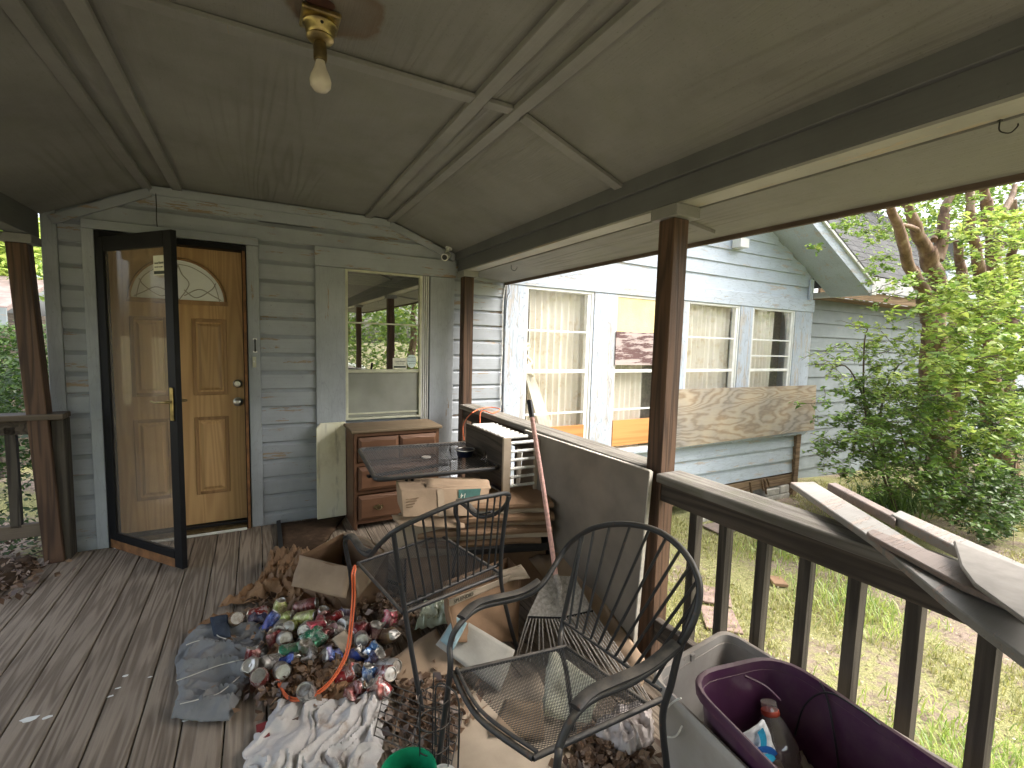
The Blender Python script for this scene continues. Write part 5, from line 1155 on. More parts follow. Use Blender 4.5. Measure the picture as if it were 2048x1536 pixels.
path = [Vector((.40, 2.27, 0)), Vector((.385, 2.24, .2)), at(700, 1140, y=2.18)]+list(reversed(la1))+hoop1+ra1+[at(918, 1060, y=2.27), Vector((.93, 2.33, .18)), Vector((.95, 2.35, 0))]
MB().tube(spline(path, 7), .0098, 10).build('frame', M['iron'], C1, smooth=True)
MB().tube([p+Vector((0, 0, .008)) for p in spline([at(738, 1106, y=1.87), at(722, 1098, y=1.95), at(703, 1074, y=2.06), at(692, 1077, y=2.13)], 8)], .015, 10, flat=.4).build('arm_rest', M['iron'], C1, smooth=True)
MB().tube([p+Vector((0, 0, .008)) for p in spline([at(985, 1026, y=1.98), at(955, 1029, y=2.08), at(930, 1006, y=2.20), at(915, 1002, y=2.25)], 8)], .015, 10, flat=.4).build('arm_rest', M['iron'], C1, smooth=True)
for a, b in ((bl, fl), (br, fr2)): MB().tube([a, b], .0075, 8).build('seat_side_rail', M['iron'], C1, smooth=True)
MB().tube([bl, br], .0085, 8).build('seat_back_rail', M['iron'], C1, smooth=True); MB().tube([fl, fr2], .007, 8).build('seat_front_rail', M['iron'], C1, smooth=True)
bl2, br2 = at(822, 1203, y=1.72), at(1000, 1128, y=1.82)
MB().tube([at(806, 1212, y=1.71), br2], .0075, 8).build('back_rail', M['iron'], C1, smooth=True)
meshgrid([fl, fr2, br, bl], 38, .0011, 'seat_mesh', M['iron'], C1, sag=.006)
MB().tube(spline([at(787, 1066, y=1.68), at(800, 1160, y=1.70), at(812, 1235, y=1.69), at(828, 1330, y=1.66), at(848, 1440, z=.0)], 6), .0098, 8).build('rear_leg', M['iron'], C1, smooth=True)
MB().tube(spline([at(1017, 992, y=1.77), at(1005, 1080, y=1.80), at(1002, 1160, y=1.81), at(1018, 1240, y=1.83), at(1034, 1298, z=.0)], 6), .0098, 8).build('rear_leg', M['iron'], C1, smooth=True)
hs1 = spline(hoop1, 12)
for k in range(11):
    t = (k+.6)/11.4; b = at(822, 1203, y=1.71).lerp(br2, t); i0, i1 = 2.25*12, 5.85*12
    MB().tube([b, hs1[int(i0+(i1-i0)*(k+.3)/11)]], .0046, 6).build('spindle', M['iron'], C1, smooth=True)
# orange cord over the first chair
cd = []
for off in (0, 5):
    pts_ = [(560+off, 1375, .05), (545+off, 1340+off, .05), (575, 1392+off, .05), (620, 1390+off, .055), (660, 1362+off, .07), (690+off, 1310, .12), (700+off, 1250, .22), (705+off, 1190, .32)]
    pp = [at(x, y, z=z) for x, y, z in pts_]+[at(704+off, 1152, z=S1+.015), at(706+off, 1139, z=S1+.03)]
    cd.append(spline(pp, 7))
OC = MB(); OC.tube(cd[0], .0042, 7); OC.tube(cd[1], .0042, 7); OC.tube(spline([cd[0][-1], cd[0][-1]+Vector((.01, .01, .012)), cd[1][-1]], 5), .0042, 7)
tag(OC.build('extension_cord', M['orange'], loc=(.3, 2.0, 0), smooth=True), 'doubled orange extension cord hanging from the mesh chair into cans', 'extension cord')
o2 = MB(); o2.tube(spline([at(928, 880, x=1.40), at(927, 850, x=1.45), at(945, 825, z=.93), at(975, 815, z=.915), at(1000, 818, z=.912), at(985, 826, z=.912), at(963, 822, z=.93), at(960, 848, x=1.45), at(962, 862, x=1.45)], 8), .0042, 7)
tag(o2.build('extension_cord', M['orange'], loc=(1.5, 3.3, .9), smooth=True), 'orange cord looped over the railing behind the slatted rack', 'extension cord')
# ---------------------------------------------------------------- rake
RK = thing('leaf_rake', 'steel leaf rake with faded pink handle leaning on the carton stack', 'rake', (1.3, 1.8, 0))
ht = at(1059, 803, y=2.10); hb_ = at(1113, 1160, z=.335); dirr = (hb_-ht).normalized()
MB().tube([ht, ht.lerp(hb_, .5)+Vector((.004, 0, 0)), hb_], .0115, 12).build('handle', M['pinkhandle'], RK, smooth=True)
MB().tube([ht-dirr*.008, ht, ht+dirr*.085], [.012, .0145, .0135], 12).build('grip', M['black'], RK, smooth=True)
kn = [at(1095, 1152, z=.34), at(1150, 1154, z=.34), at(1186, 1222, z=.20), at(1122, 1236, z=.19), at(1056, 1234, z=.20)]
hd = MB(); hd.prism(kn, (-.002, .004, .002)); hd.build('head_plate', M['rakemetal'], RK)
MB().tube([hb_-dirr*.02, at(1118, 1172, z=.315)+Vector((-.006, -.012, .006)), at(1119, 1204, z=.255)+Vector((-.004, -.01, .006))], [.015, .014, .008], 10).build('ferrule', M['rakemetal'], RK, smooth=True)
MB().tube([kn[4], kn[3], kn[2]], .005, 6).build('spring_bar', M['blackframe'], RK, smooth=True)
nt = 24; a0 = [at(1034, 1306, z=.03), at(1135, 1330, z=.03), at(1240, 1375, z=.03), at(1300, 1400, z=.03)]
tips = spline(a0, 12); tm = []
for k in range(nt):
    t = k/(nt-1); s_ = kn[4].lerp(kn[3], t*2) if t < .5 else kn[3].lerp(kn[2], t*2-1)
    e = tips[int(t*(len(tips)-1))]; d_ = (e-s_)
    MB().tube([s_, s_+d_*.5+Vector((0, 0, .006)), e, e+Vector((-.004, -.012, -.02))], .0034, 5).build('tine', M['rakemetal'], RK)
# ---------------------------------------------------------------- totes
def tote(name, lab, C, zt, zb, mat, rimw=.022, inset=.05, n=6, cut=None, rr=.06):
    """C: rim corners, order round; returns thing. Hollow shell with a rolled rim"""
    cen = sum(C, Vector())/4; cen.z = 0
    T_ = thing(name, lab, 'storage tote', dz(cen, zb))
    ring = rquad([dz(c, 0) for c in C], rr, n)
    def lvl(k, z, wav=0): return [dz(cen+(p-cen)*k, z+(wav*mn.noise(Vector((p.x*9, p.y*9, z))) if wav else 0)) for p in ring]
    k0 = 1-inset*2
    L_ = [lvl(k0, zb), lvl(1-.02, zt-.03), lvl(1.0, zt-.028), lvl(1.045, zt-.030), lvl(1.05, zt-.006, .006), lvl(1.03, zt, .006), lvl(.995, zt-.003), lvl(.985, zt-.03), lvl(k0-.012, zb+.006)]
    N = len(ring); m = MB(); V = [p for l in L_ for p in l]
    F = [(i*N+k, i*N+(k+1) % N, (i+1)*N+(k+1) % N, (i+1)*N+k) for i in range(len(L_)-1) for k in range(N)]
    F.append(tuple(range(N-1, -1, -1))); F.append(tuple((len(L_)-1)*N+k for k in range(N)))
    m.add(V, F); m.build('shell', mat, T_, smooth=True); return T_, L_
g0 = [at(1312, 1352, z=.40), at(1360, 1302, z=.42), at(1545, 1330, z=.40), at(1500, 1660, z=.40)]
G0 = [Vector((1.10, 1.02, 0)), Vector((1.52, 1.07, 0)), Vector((1.545, .30, 0)), Vector((1.03, .26, 0))]
TG, _ = tote('storage_tote', 'dusty light grey plastic tote standing against the near railing', G0, .405, .004, M['tote'])
for dx in (0, .05): MB().box(1.24+dx, 1.262+dx, 1.035, 1.06, .372, .40).build('rim_rib', M['tote'], TG, bevel=.003)
MB().tube(spline([at(1322, 1428, x=1.075), at(1345, 1405, x=1.075), at(1362, 1396, x=1.075)], 5), .0028, 5).build('rope_handle', M['plasticwhite'], TG)
MB().tube(spline([at(1325, 1472, x=1.075), at(1350, 1473, x=1.075), at(1364, 1452, x=1.075)], 5), .0028, 5).build('rope_handle', M['plasticwhite'], TG)
Pp = [Vector((1.115, .905, 0)), Vector((1.47, .84, 0)), Vector((1.41, .22, 0)), Vector((1.01, .28, 0))]
TP, Lp = tote('storage_tote', 'purple plastic tote nested in the grey one with rubbish inside', Pp, .47, .13, M['purple'], rr=.11, inset=.06)
MB().tube(spline([at(1490, 1352, z=.46), at(1530, 1372, z=.44), at(1560, 1400, z=.40)], 5), .004, 5).build('inner_rib', M['purple'], TP)
cb = MB(); cb.tube(spline([at(1640, 1365, z=.48), at(1655, 1400, z=.44), at(1670, 1480, z=.35), at(1680, 1560, z=.25)], 8), .003, 6); cb.tube(spline([at(1590, 1470, z=.28), at(1610, 1410, z=.40), at(1655, 1385, z=.475), at(1720, 1420, z=.48), at(1760, 1450, z=.47)], 8), .0026, 6)
tag(cb.build('black_cable', M['black'], loc=(1.3, .6, .3), smooth=True), 'thin black cable draped over the rim of the purple tote', 'cable')
# contents
bb0 = [at(1458, 1482, z=.36), at(1530, 1440, z=.40), at(1552, 1505, z=.30), at(1476, 1570, z=.28)]
WBg = sheet('wipes_packet', 'white and blue crumpled packet standing inside the purple tote', bb0, plain('white_packet', (.72,.74,.74), .4), 'packet', bend=.02, seed=51)
bl_ = plain('cyan_print', (.04,.42,.68), .45); bl2_ = plain('blue_print', (.02,.12,.42), .45)
def onp(u, v, lift=.006):
    P = bb0; p = (P[0]*(1-u)+P[1]*u)*(1-v)+(P[3]*(1-u)+P[2]*u)*v; nrm = (P[1]-P[0]).cross(P[3]-P[0]).normalized()
    if nrm.dot(Vector((0, 0, CH))-p) < 0: nrm = -nrm
    return p+nrm*lift
def band(c, r0, r1, a0, a1, mat, lift, nm):
    m = MB(); A = np.linspace(a0, a1, 12); P = [onp(c[0]+math.cos(a)*r1, c[1]-math.sin(a)*r1, lift) for a in A]+[onp(c[0]+math.cos(a)*r0, c[1]-math.sin(a)*r0, lift) for a in A[::-1]]
    m.prism(P, (0, 0, .0008)); m.build(nm, mat, WBg)
band((.42, 1.02), .42, .56, .05, 3.0, bl2_, .013, 'blue_arc'); band((.5, 1.1), .28, .40, .1, 2.9, bl_, .016, 'cyan_arc'); band((.1, .3), .60, .76, -.5, .25, bl_, .012, 'cyan_arc'); band((.1, .1), .12, .28, -1.5, -.2, bl_, .014, 'cyan_arc')
bo = at(1578, 1510, z=.27)
BT = thing('plastic_bottle', 'clear plastic bottle with a red neck ring inside the purple tote', 'bottle', dz(bo, .14))
a_ = Vector((.05, .35, 1)).normalized(); b_ = dz(bo, .15); bk_s = 1.45
MB().lathe([(r*bk_s, h*bk_s) for r, h in [(.034, 0), (.040, .01), (.041, .05), (.037, .058), (.041, .066), (.040, .09), (.026, .125), (.016, .14), (.015, .165), (.013, .165)]], b_, a_, 24).build('body', M['bottle'], BT, smooth=True)
MB().lathe([(r*bk_s, h*bk_s) for r, h in [(.0165, .141), (.0178, .143), (.0178, .149), (.0165, .151)]], b_, a_, 20).build('neck_ring', plain('red_ring', (.55,.09,.05), .4), BT, smooth=True)
cloth('torn_paper', 'torn grey paper scraps behind the bottle in the purple tote', 'paper', [[(1590, 1470), (1625, 1478)], [(1625, 1478), (1660, 1530)], [(1600, 1560), (1660, 1540)], [(1590, 1470), (1600, 1560)]], M['card4'], z0=.2, amp=.07, fr=16, seed=61, n=18, rag=.006)
cloth('bag_fold', 'rounded beige plastic lump at the bottom edge inside the purple tote', 'plastic bag', [[(1490, 1532), (1560, 1522)], [(1560, 1522), (1590, 1590)], [(1480, 1590), (1590, 1590)], [(1490, 1532), (1480, 1590)]], plain('beige_plastic', (.45,.38,.33), .5), z0=.24, amp=.02, fr=8, seed=63, n=14)
# ---------------------------------------------------------------- wire plant stand, grill grate, green pot
GP0 = at(806, 1500, z=.16)
GP = thing('green_pot', 'faded green plastic pot at the bottom edge beside the white cloth', 'plant pot', (.375, 1.26, 0))
MB().lathe([(.060, .004), (.082, .15), (.084, .152), (.084, .172), (.080, .172), (.076, .15), (.056, .01)], (.375, 1.27, 0), n=28, caps=False).lathe([(.055, .0), (.056, .008)], (.375, 1.27, .002), n=28).build('shell', M['green'], GP, smooth=True)
WS = thing('wire_basket', 'tall black wire basket on its side near the green pot', 'wire basket', (.47, 1.33, 0))
wb = at(868, 1452, z=.22)
for k, zz in enumerate((.08, .16, .24, .32)):
    MB().tube([(wb.x+.052*math.cos(a), wb.y+.045*math.sin(a), zz) for a in np.linspace(0, 2*PI, 25)[:-1]], .0022, 6, closed=True).build('ring', M['iron'], WS, smooth=True)
for k in range(6):
    a = 2*PI*k/6+.3; p = Vector((wb.x+.052*math.cos(a), wb.y+.045*math.sin(a), 0))
    q = Vector((wb.x-.052*math.cos(a), wb.y-.045*math.sin(a), 0))
    MB().tube(spline([p+Vector((0, 0, .02)), p+Vector((0, 0, .34)), p.lerp(wb, .25)+Vector((0, 0, .36-wb.z*.25))], 5), .0022, 6).build('upright_wire', M['iron'], WS, smooth=True)
MB().tube(spline([at(873, 1490, z=.2), at(872, 1376, z=.36), at(900, 1376, z=.37), at(918, 1410, z=.35), at(916, 1536, z=.15)], 6), .003, 6).build('handle_loop', M['iron'], WS, smooth=True)
GR = thing('wire_grate', 'flat black wire grate lying on brown leaves beneath the chair leg', 'grate', (.55, 1.6, 0))
ga, gb, gc_, gd = at(772, 1365, z=.05), at(925, 1425, z=.05), at(900, 1540, z=.05), at(748, 1470, z=.05)
for k in range(8):
    t = k/7; MB().tube([ga.lerp(gd, t), gb.lerp(gc_, t)], .0022, 5).build('bar', M['iron'], GR)
for k in range(5):
    t = k/4; MB().tube([ga.lerp(gb, t)+Vector((0,0,-.004)), gd.lerp(gc_, t)+Vector((0,0,-.004))], .0022, 5).build('cross_bar', M['iron'], GR)
WP = at(885, 1538, z=.12)
tag(MB().lathe([(.045, 0), (.05, .02), (.05, .03), (.0, .031)], dz(WP, .06), n=24).build('round_lid', M['whiteplastic'], loc=dz(WP, .06), smooth=True), 'round white lid peeking in at the bottom edge by the wire basket', 'lid')

# ---------------------------------------------------------------- boards on the near railing
def plank(name, lab, a, b, w, h, mat, side=(0,0,1)):
    o = MB().beam(a, b, w, h).build(name, mat, loc=a.lerp(b, .5), bevel=.003); return tag(o, lab, 'board', 'old boards laid on the near railing')
zr = .905
M['oldboard'] = paint('flaking_old_board', (.29,.275,.25), .13, 'X', (.20,.16,.135), grime=.45, bump=.6)
M['oldboardred'] = paint('flaking_reddish_board', (.24,.19,.165), .15, 'X', (.16,.12,.10), grime=.4, bump=.6)
M['wingz2'] = M['card4']
a = at(1605, 966, z=.92); b = at(1915, 1105, z=.92); c_ = b+(b-a)*.6
def boardpoly(name, lab, px, z, th, mat, extra=0):
    P = [at(x, y, z=z) for x, y in px]; o = MB().prism(P, (0, 0, -th)).build(name, mat, loc=sum(P, Vector())/len(P), bevel=.003)
    return tag(o, lab, 'board', 'old boards laid on the near railing')
boardpoly('old_board', 'long flaking grey board projecting over the yard from the near railing', [(1580, 964), (1628, 963), (1965, 1165), (2110, 1270), (2070, 1330), (1900, 1205), (1742, 1075)], .934, .022, M['oldboard'])
boardpoly('old_board', 'reddish weathered board farthest out over the lawn', [(1655, 966), (1672, 965), (1800, 1030), (1790, 1040), (1780, 1032)], .94, .03, M['oldboardred'])
boardpoly('old_board', 'narrow pale board continuing right from the reddish one', [(1782, 1028), (1800, 1020), (2075, 1140), (2110, 1185), (2060, 1160), (1905, 1090)], .945, .03, M['oldboard'])
boardpoly('old_board', 'short splintered brown board lying on the rail top over the long one', [(1733, 1062), (1745, 1057), (1800, 1078), (1960, 1140), (2090, 1200), (2090, 1240), (1925, 1170), (1740, 1070)], .952, .015, M['oldboardred'])
boardpoly('grey_slab', 'broken grey cement board piece at the right edge on the railing', [(1907, 1080), (2110, 1160), (2120, 1290), (1948, 1165), (1922, 1130)], .985, .010, plain('grey_cement_board', (.27,.25,.225), .85, 0, 25, .15, .2))
# ================================================================ VEGETATION
def leaves_obj(name, C, Nrm, size, mat, parent=None, aspect=.5, loc=None, tint=None):
    """rhombic leaves folded at the midrib; C centres (n,3), Nrm directions (n,3)"""
    C = np.asarray(C, float); n = len(C); size = np.asarray(size, float).reshape(-1, 1) if np.ndim(size) else np.full((n, 1), size)
    D = rng.normal(size=(n, 3)); Nn = np.asarray(Nrm, float); Nn /= np.linalg.norm(Nn, axis=1, keepdims=True)+1e-9
    D -= Nn*(D*Nn).sum(1, keepdims=True); D /= np.linalg.norm(D, axis=1, keepdims=True)+1e-9; S_ = np.cross(Nn, D)
    a = C-D*size*.5; b = C+S_*size*aspect*.5+D*size*.03+Nn*size*.07; c = C+D*size*.5; d = C-S_*size*aspect*.5+D*size*.03+Nn*size*.07
    off = np.array(WL[parent.name]) if parent is not None else np.array(loc if loc is not None else C.mean(0))
    V = (np.stack([a, b, c, d], 1).reshape(-1, 3)-off).astype(np.float32)
    me = bpy.data.meshes.new(name); me.vertices.add(4*n); me.vertices.foreach_set('co', V.ravel())
    idx = np.arange(n)*4; tri = np.stack([idx, idx+1, idx+2, idx, idx+2, idx+3], 1).ravel()
    me.loops.add(6*n); me.loops.foreach_set('vertex_index', tri.astype(np.int32)); me.polygons.add(2*n)
    me.polygons.foreach_set('loop_start', np.arange(2*n, dtype=np.int32)*3); me.polygons.foreach_set('loop_total', np.full(2*n, 3, np.int32))
    at_ = me.attributes.new('tint', 'FLOAT', 'POINT'); tv = rng.random(n) if tint is None else np.clip(np.asarray(tint)+rng.normal(0, .19, n), 0, 1)
    at_.data.foreach_set('value', np.repeat(tv, 4).astype(np.float32)); me.materials.append(mat); me.update(); me.validate()
    o = bpy.data.objects.new(name, me); COL.objects.link(o)
    if parent is not None: o.parent = parent
    else: o.location = off
    WL[o.name] = Vector(off); return o
class Fol:
    def __init__(s): s.C = []; s.N = []; s.S = []; s.T = []; s.tw = MB()
    def spray(s, a, b, nl, size, spread=.05, tint=.6, droop=.1, twig=.004, sub=5):
        a = Vector(a); b = Vector(b); L_ = (b-a).length
        pts = [a.lerp(b, t)+Vector((0, 0, -droop*L_*t*t))+Vector(rng.normal(0, .02*L_, 3)) for t in np.linspace(0, 1, 6)]
        s.tw.tube(pts, [twig*(1-.7*i/5) for i in range(6)], 4)
        for k in range(sub):
            t = .2+.8*rng.random(); p = pts[min(5, int(t*5))]; d = Vector(rng.normal(0, 1, 3)); d.z = d.z*.4+.1; d = (d.normalized()+(b-a).normalized()*.7).normalized()
            q = p+d*L_*(.25+.25*rng.random()); s.tw.tube([p, q], twig*.45, 3)
            for jx in range(max(1, nl//sub)):
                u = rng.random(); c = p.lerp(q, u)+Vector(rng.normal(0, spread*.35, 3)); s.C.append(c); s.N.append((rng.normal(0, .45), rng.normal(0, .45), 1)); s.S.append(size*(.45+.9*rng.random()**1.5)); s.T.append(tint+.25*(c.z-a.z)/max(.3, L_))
    def cloud(s, c, r, n, size, tint=.4, flat=1.0):
        c = np.array(c); d = rng.normal(size=(n, 3)); d /= np.linalg.norm(d, axis=1, keepdims=True); rad = rng.random(n)**.45
        P = c+d*rad[:, None]*np.array(r)
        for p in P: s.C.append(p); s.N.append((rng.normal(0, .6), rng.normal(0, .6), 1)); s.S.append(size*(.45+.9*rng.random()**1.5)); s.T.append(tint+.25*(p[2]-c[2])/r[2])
def limb(mb, a, b, r0, r1, k=.06, n=7, sides=9):
    a = Vector(a); b = Vector(b); L_ = (b-a).length; P = []
    s1, s2 = rng.random()*50, rng.random()*50
    for i in range(n+1):
        t = i/n; w = math.sin(t*PI)
        P.append(a.lerp(b, t)+Vector((mn.noise(Vector((t*2.5, s1, 0))), mn.noise(Vector((t*2.5, s2, 4))), 0))*k*L_*w*1.6)
    mb.tube(P, [r0+(r1-r0)*i/n+.006*mn.noise(Vector((i*1.3, s1, 2))) for i in range(n+1)], sides); return P
# crepe myrtles: trunk line given as points that stand where the photo shows them
def myrtle(lab, base, forks, Y, seed):
    T_ = thing('crepe_myrtle', lab, 'tree', base, 'multi stemmed myrtle trees in the side yard')
    tb = MB(); F = Fol(); tips = []
    for (p, q, r0, r1) in forks:
        P = limb(tb, p, q, r0, r1); tips.append((P, r1))
    tb.build('trunk', M['bark'], T_, smooth=True)
    return T_, F, tips
Y1 = 2.75
b1 = Vector((8.75, 2.9, gz-.2))
def A(x, y, d=0): return at(x, y, y=Y1+d)
T1, F1, tp1 = myrtle('crepe myrtle with thick brown multi stemmed trunk nearest the house wing', b1, [
 (b1, A(1872, 830), .16, .15), (b1+Vector((.25, -.1, 0)), A(1900, 810, .1), .12, .11), (A(1872, 835), A(1868, 660), .15, .13), (A(1900, 815, .1), A(1905, 690, .1), .11, .09),
 (A(1868, 665), A(1875, 560), .12, .10), (A(1875, 565), A(1855, 500), .10, .09), (A(1856, 505), A(1822, 430), .075, .055), (A(1822, 433), A(1800, 360), .05, .04), (A(1872, 520), A(1888, 430), .08, .055), (A(1888, 433), A(1905, 340), .05, .035),
 (A(1905, 695, .1), A(1925, 560, .2), .08, .06), (A(1925, 563, .2), A(1915, 480, .2), .06, .05), (A(1856, 640), A(1825, 540, -.2), .08, .06), (A(1825, 545, -.2), A(1792, 440, -.3), .06, .045), (A(1792, 442, -.3), A(1760, 390, -.3), .045, .03),
 (A(1925, 600, .1), A(1985, 520, .1), .035, .02), (A(1985, 520, .1), A(2020, 470, .1), .02, .012), (A(1868, 480), A(1900, 410, .2), .035, .025), (A(1845, 470), A(1790, 430, -.1), .03, .015)], Y1, 1)
Y2 = 2.55
def B(x, y, d=0): return at(x, y, y=Y2+d)
b2 = Vector((10.4, 2.7, gz-.3))
T2, F2, tp2 = myrtle('crepe myrtle with several pale brown stems at the right edge', b2, [
 (b2, B(1985, 850), .15, .14), (b2+Vector((.4, 0, 0)), B(2012, 840, .15), .13, .12), (B(1985, 855), B(1975, 720), .14, .13), (B(1975, 723), B(1982, 620), .13, .11), (B(2012, 845, .15), B(2020, 700, .15), .11, .09),
 (B(1982, 622), B(1955, 520), .08, .06), (B(1955, 523), B(1940, 420), .06, .045), (B(1940, 422), B(1945, 340), .045, .04), (B(1984, 622), B(1985, 500), .09, .075), (B(1985, 502), B(1972, 400), .075, .06), (B(1972, 402), B(1960, 330), .05, .04), (B(1986, 520), B(2000, 430), .06, .045), (B(2000, 432), B(2030, 370), .045, .03),
 (B(2020, 702, .15), B(2030, 560, .2), .08, .06), (B(2030, 562, .2), B(2025, 400, .2), .06, .045), (B(1990, 640), B(1880, 700, -.3), .03, .012)], Y2, 2)
b3 = Vector((7.9, 2.45, gz-.1))
# foliage of the two myrtles
def sprays(F, reg, n, Yr, size, nl, tint, Lr=.35):
    for _ in range(n):
        x = reg[0]+(reg[2]-reg[0])*rng.random(); y = reg[1]+(reg[3]-reg[1])*rng.random()
        p = at(x, y, y=Yr[0]+(Yr[1]-Yr[0])*rng.random()); d = Vector(rng.normal(0, 1, 3)); d.z *= .35; d.normalize()
        F.spray(p, p+d*Lr*(.6+.8*rng.random()), nl, size, .05, tint, .15)
sprays(F1, (1640, 395, 1810, 540), 26, (2.9, 4.0), .078, 40, .55)
sprays(F1, (1720, 520, 1880, 640), 14, (2.2, 3.0), .078, 36, .55)
sprays(F1, (1760, 660, 1960, 830), 12, (2.1, 2.7), .078, 40, .62)
sprays(F1, (1760, 360, 1960, 470), 24, (2.6, 3.6), .078, 34, .6)
sprays(F2, (1900, 370, 2060, 560), 46, (2.0, 2.9), .078, 38, .65)
sprays(F2, (1900, 560, 2080, 780), 110, (1.7, 2.4), .085, 50, .72)
sprays(F2, (1860, 700, 2070, 900), 80, (1.7, 2.5), .078, 44, .6)
sprays(F2, (1980, 420, 2100, 620), 40, (1.5, 2.0), .078, 44, .8)
sprays(F2, (1900, 380, 2080, 640), 60, (3.0, 4.2), .09, 46, .5)
sprays(F2, (1990, 600, 2100, 900), 50, (1.4, 1.9), .08, 50, .6)
sprays(F1, (1880, 640, 2060, 880), 50, (3.0, 4.0), .08, 50, .3)
sprays(F1, (1640, 400, 1760, 470), 16, (4.0, 5.0), .09, 44, .6)
# upper canopies that lie above the eave line
for k in range(26): F1.cloud((8.6+rng.normal(0, 1.1), 3.0+rng.normal(0, .7), 4.6+rng.normal(0, .5)), (.5, .5, .3), 170, .06, .5)
for k in range(30): F2.cloud((10.4+rng.normal(0, 1.2), 2.6+rng.normal(0, .9), 4.8+rng.normal(0, .5)), (.5, .5, .3), 170, .06, .5)
for T_, F in ((T1, F1), (T2, F2)):
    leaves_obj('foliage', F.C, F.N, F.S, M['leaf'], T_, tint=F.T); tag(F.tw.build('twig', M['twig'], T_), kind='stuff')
# light green bush arching in front of the rear wall
def bush(lab, base, parts, stems, mat, size, name='shrub', cat='shrub'):
    T_ = thing(name, lab, cat, base); F = Fol(); sb = MB()
    for (x0, y0, x1, y1, n, Ya, Yb, nl, tint, Lr) in parts: sprays(F, (x0, y0, x1, y1), n, (Ya, Yb), size, nl, tint, Lr)
    for pts in stems:
        P = spline([Vector(base)]+pts, 5); sb.tube(P, [.016*(1-.75*i/len(P)) for i in range(len(P))], 6)
    sb.build('stem', M['twig'], T_, smooth=True); tag(F.tw.build('twig', M['twig'], T_), kind='stuff')
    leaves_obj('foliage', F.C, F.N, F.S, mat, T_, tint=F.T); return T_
bA = Vector((7.6, 2.95, gz-.06))
bush('slender arching shrub with fresh green leaves before the grey rear wall', bA, [(1640, 680, 1760, 760, 20, 2.8, 3.2, 34, .62, .32), (1715, 640, 1800, 720, 14, 2.7, 3.1, 36, .7, .3), (1730, 700, 1860, 800, 24, 2.6, 3.1, 34, .6, .3), (1635, 770, 1800, 870, 40, 2.8, 3.3, 36, .35, .3), (1620, 860, 1780, 945, 36, 2.9, 3.4, 34, .3, .28)],
     [[at(1735, 850, y=2.95), at(1728, 700, y=2.95), at(1738, 650, y=2.9)], [at(1750, 860, y=3.0), at(1700, 740, y=3.0), at(1660, 740, y=3.1)], [at(1760, 850, y=2.9), at(1790, 740, y=2.8), at(1830, 720, y=2.7)]], M['leaf'], .068)
bB = Vector((8.2, 2.5, gz-.1))
bush('broad dense green shrub spreading under the crepe myrtle trunks', bB, [(1700, 850, 1860, 985, 80, 2.3, 3.0, 44, .34, .3), (1800, 800, 1960, 960, 80, 2.1, 2.8, 44, .3, .3), (1790, 760, 1900, 850, 40, 2.2, 2.7, 44, .55, .3), (1840, 930, 1990, 1010, 60, 1.9, 2.5, 40, .32, .26), (1700, 780, 1900, 900, 60, 2.6, 3.4, 46, .3, .3)],
     [[at(1830, 930, y=2.5), at(1800, 860, y=2.4)], [at(1850, 930, y=2.5), at(1900, 860, y=2.4)], [at(1790, 950, y=2.6), at(1750, 900, y=2.7)]], M['leaf'], .066)
bC = Vector((9.8, 2.2, gz-.15))
bush('dark leafy shrub at the right edge behind the stacked boards', bC, [(1930, 840, 2080, 1000, 90, 1.9, 2.5, 46, .3, .3), (1960, 740, 2080, 860, 50, 2.1, 2.8, 40, .25, .3), (1960, 960, 2080, 1060, 80, 1.5, 2.1, 44, .45, .26), (1880, 980, 1990, 1030, 40, 1.8, 2.2, 44, .45, .24)],
     [[at(2010, 950, y=2.2), at(2000, 860, y=2.2)], [at(2030, 950, y=2.2), at(2045, 850, y=2.2)]], M['leafdark'], .07)
# strappy grass clump
def blades(C, h, lean, w, mat, name, lab=None, cat=None, kind=None, tint=.5, parent=None):
    C = np.asarray(C, float); n = len(C); a = rng.random(n)*2*PI; d = np.stack([np.cos(a), np.sin(a), np.zeros(n)], 1); s = np.stack([-np.sin(a), np.cos(a), np.zeros(n)], 1)
    hh = h*(.5+.8*rng.random((n, 1))); ln = lean*hh*(.3+rng.random((n, 1)))
    b0 = C-s*w/2; b1_ = C+s*w/2; m0 = C+d*ln*.35+np.array([0, 0, 1])*hh*.6; t0 = C+d*ln+np.array([0, 0, 1])*hh*.95
    V = np.stack([b0, b1_, m0+s*w*.4, m0-s*w*.4, t0], 1).reshape(-1, 3); off = C.mean(0); V = (V-off).astype(np.float32)
    me = bpy.data.meshes.new(name); me.vertices.add(5*n); me.vertices.foreach_set('co', V.ravel()); i = np.arange(n)*5
    tri = np.stack([i, i+1, i+2, i, i+2, i+3, i+3, i+2, i+4], 1).ravel(); me.loops.add(9*n); me.loops.foreach_set('vertex_index', tri.astype(np.int32)); me.polygons.add(3*n)
    me.polygons.foreach_set('loop_start', np.arange(3*n, dtype=np.int32)*3); me.polygons.foreach_set('loop_total', np.full(3*n, 3, np.int32))
    q = me.attributes.new('tint', 'FLOAT', 'POINT'); q.data.foreach_set('value', np.repeat(np.clip(tint+rng.normal(0, .2, n), 0, 1), 5).astype(np.float32))
    me.materials.append(mat); me.update(); me.validate(); o = bpy.data.objects.new(name, me); COL.objects.link(o); o.location = off; WL[o.name] = Vector(off); return tag(o, lab, cat, None, kind)
def gp_(x, y): return (x, y, gh(x, y))
N = 90000; P = []
while len(P) < N:
    x = 1.8+9*rng.random()**1.25; y = -3.5+7.9*rng.random(); f = mn.noise(Vector((x*1.1, y*1.1, 2)))+.5*mn.noise(Vector((x*3.4, y*3.4, 5)))
    if f > -.12+.25*rng.random(): P.append(gp_(x, y))
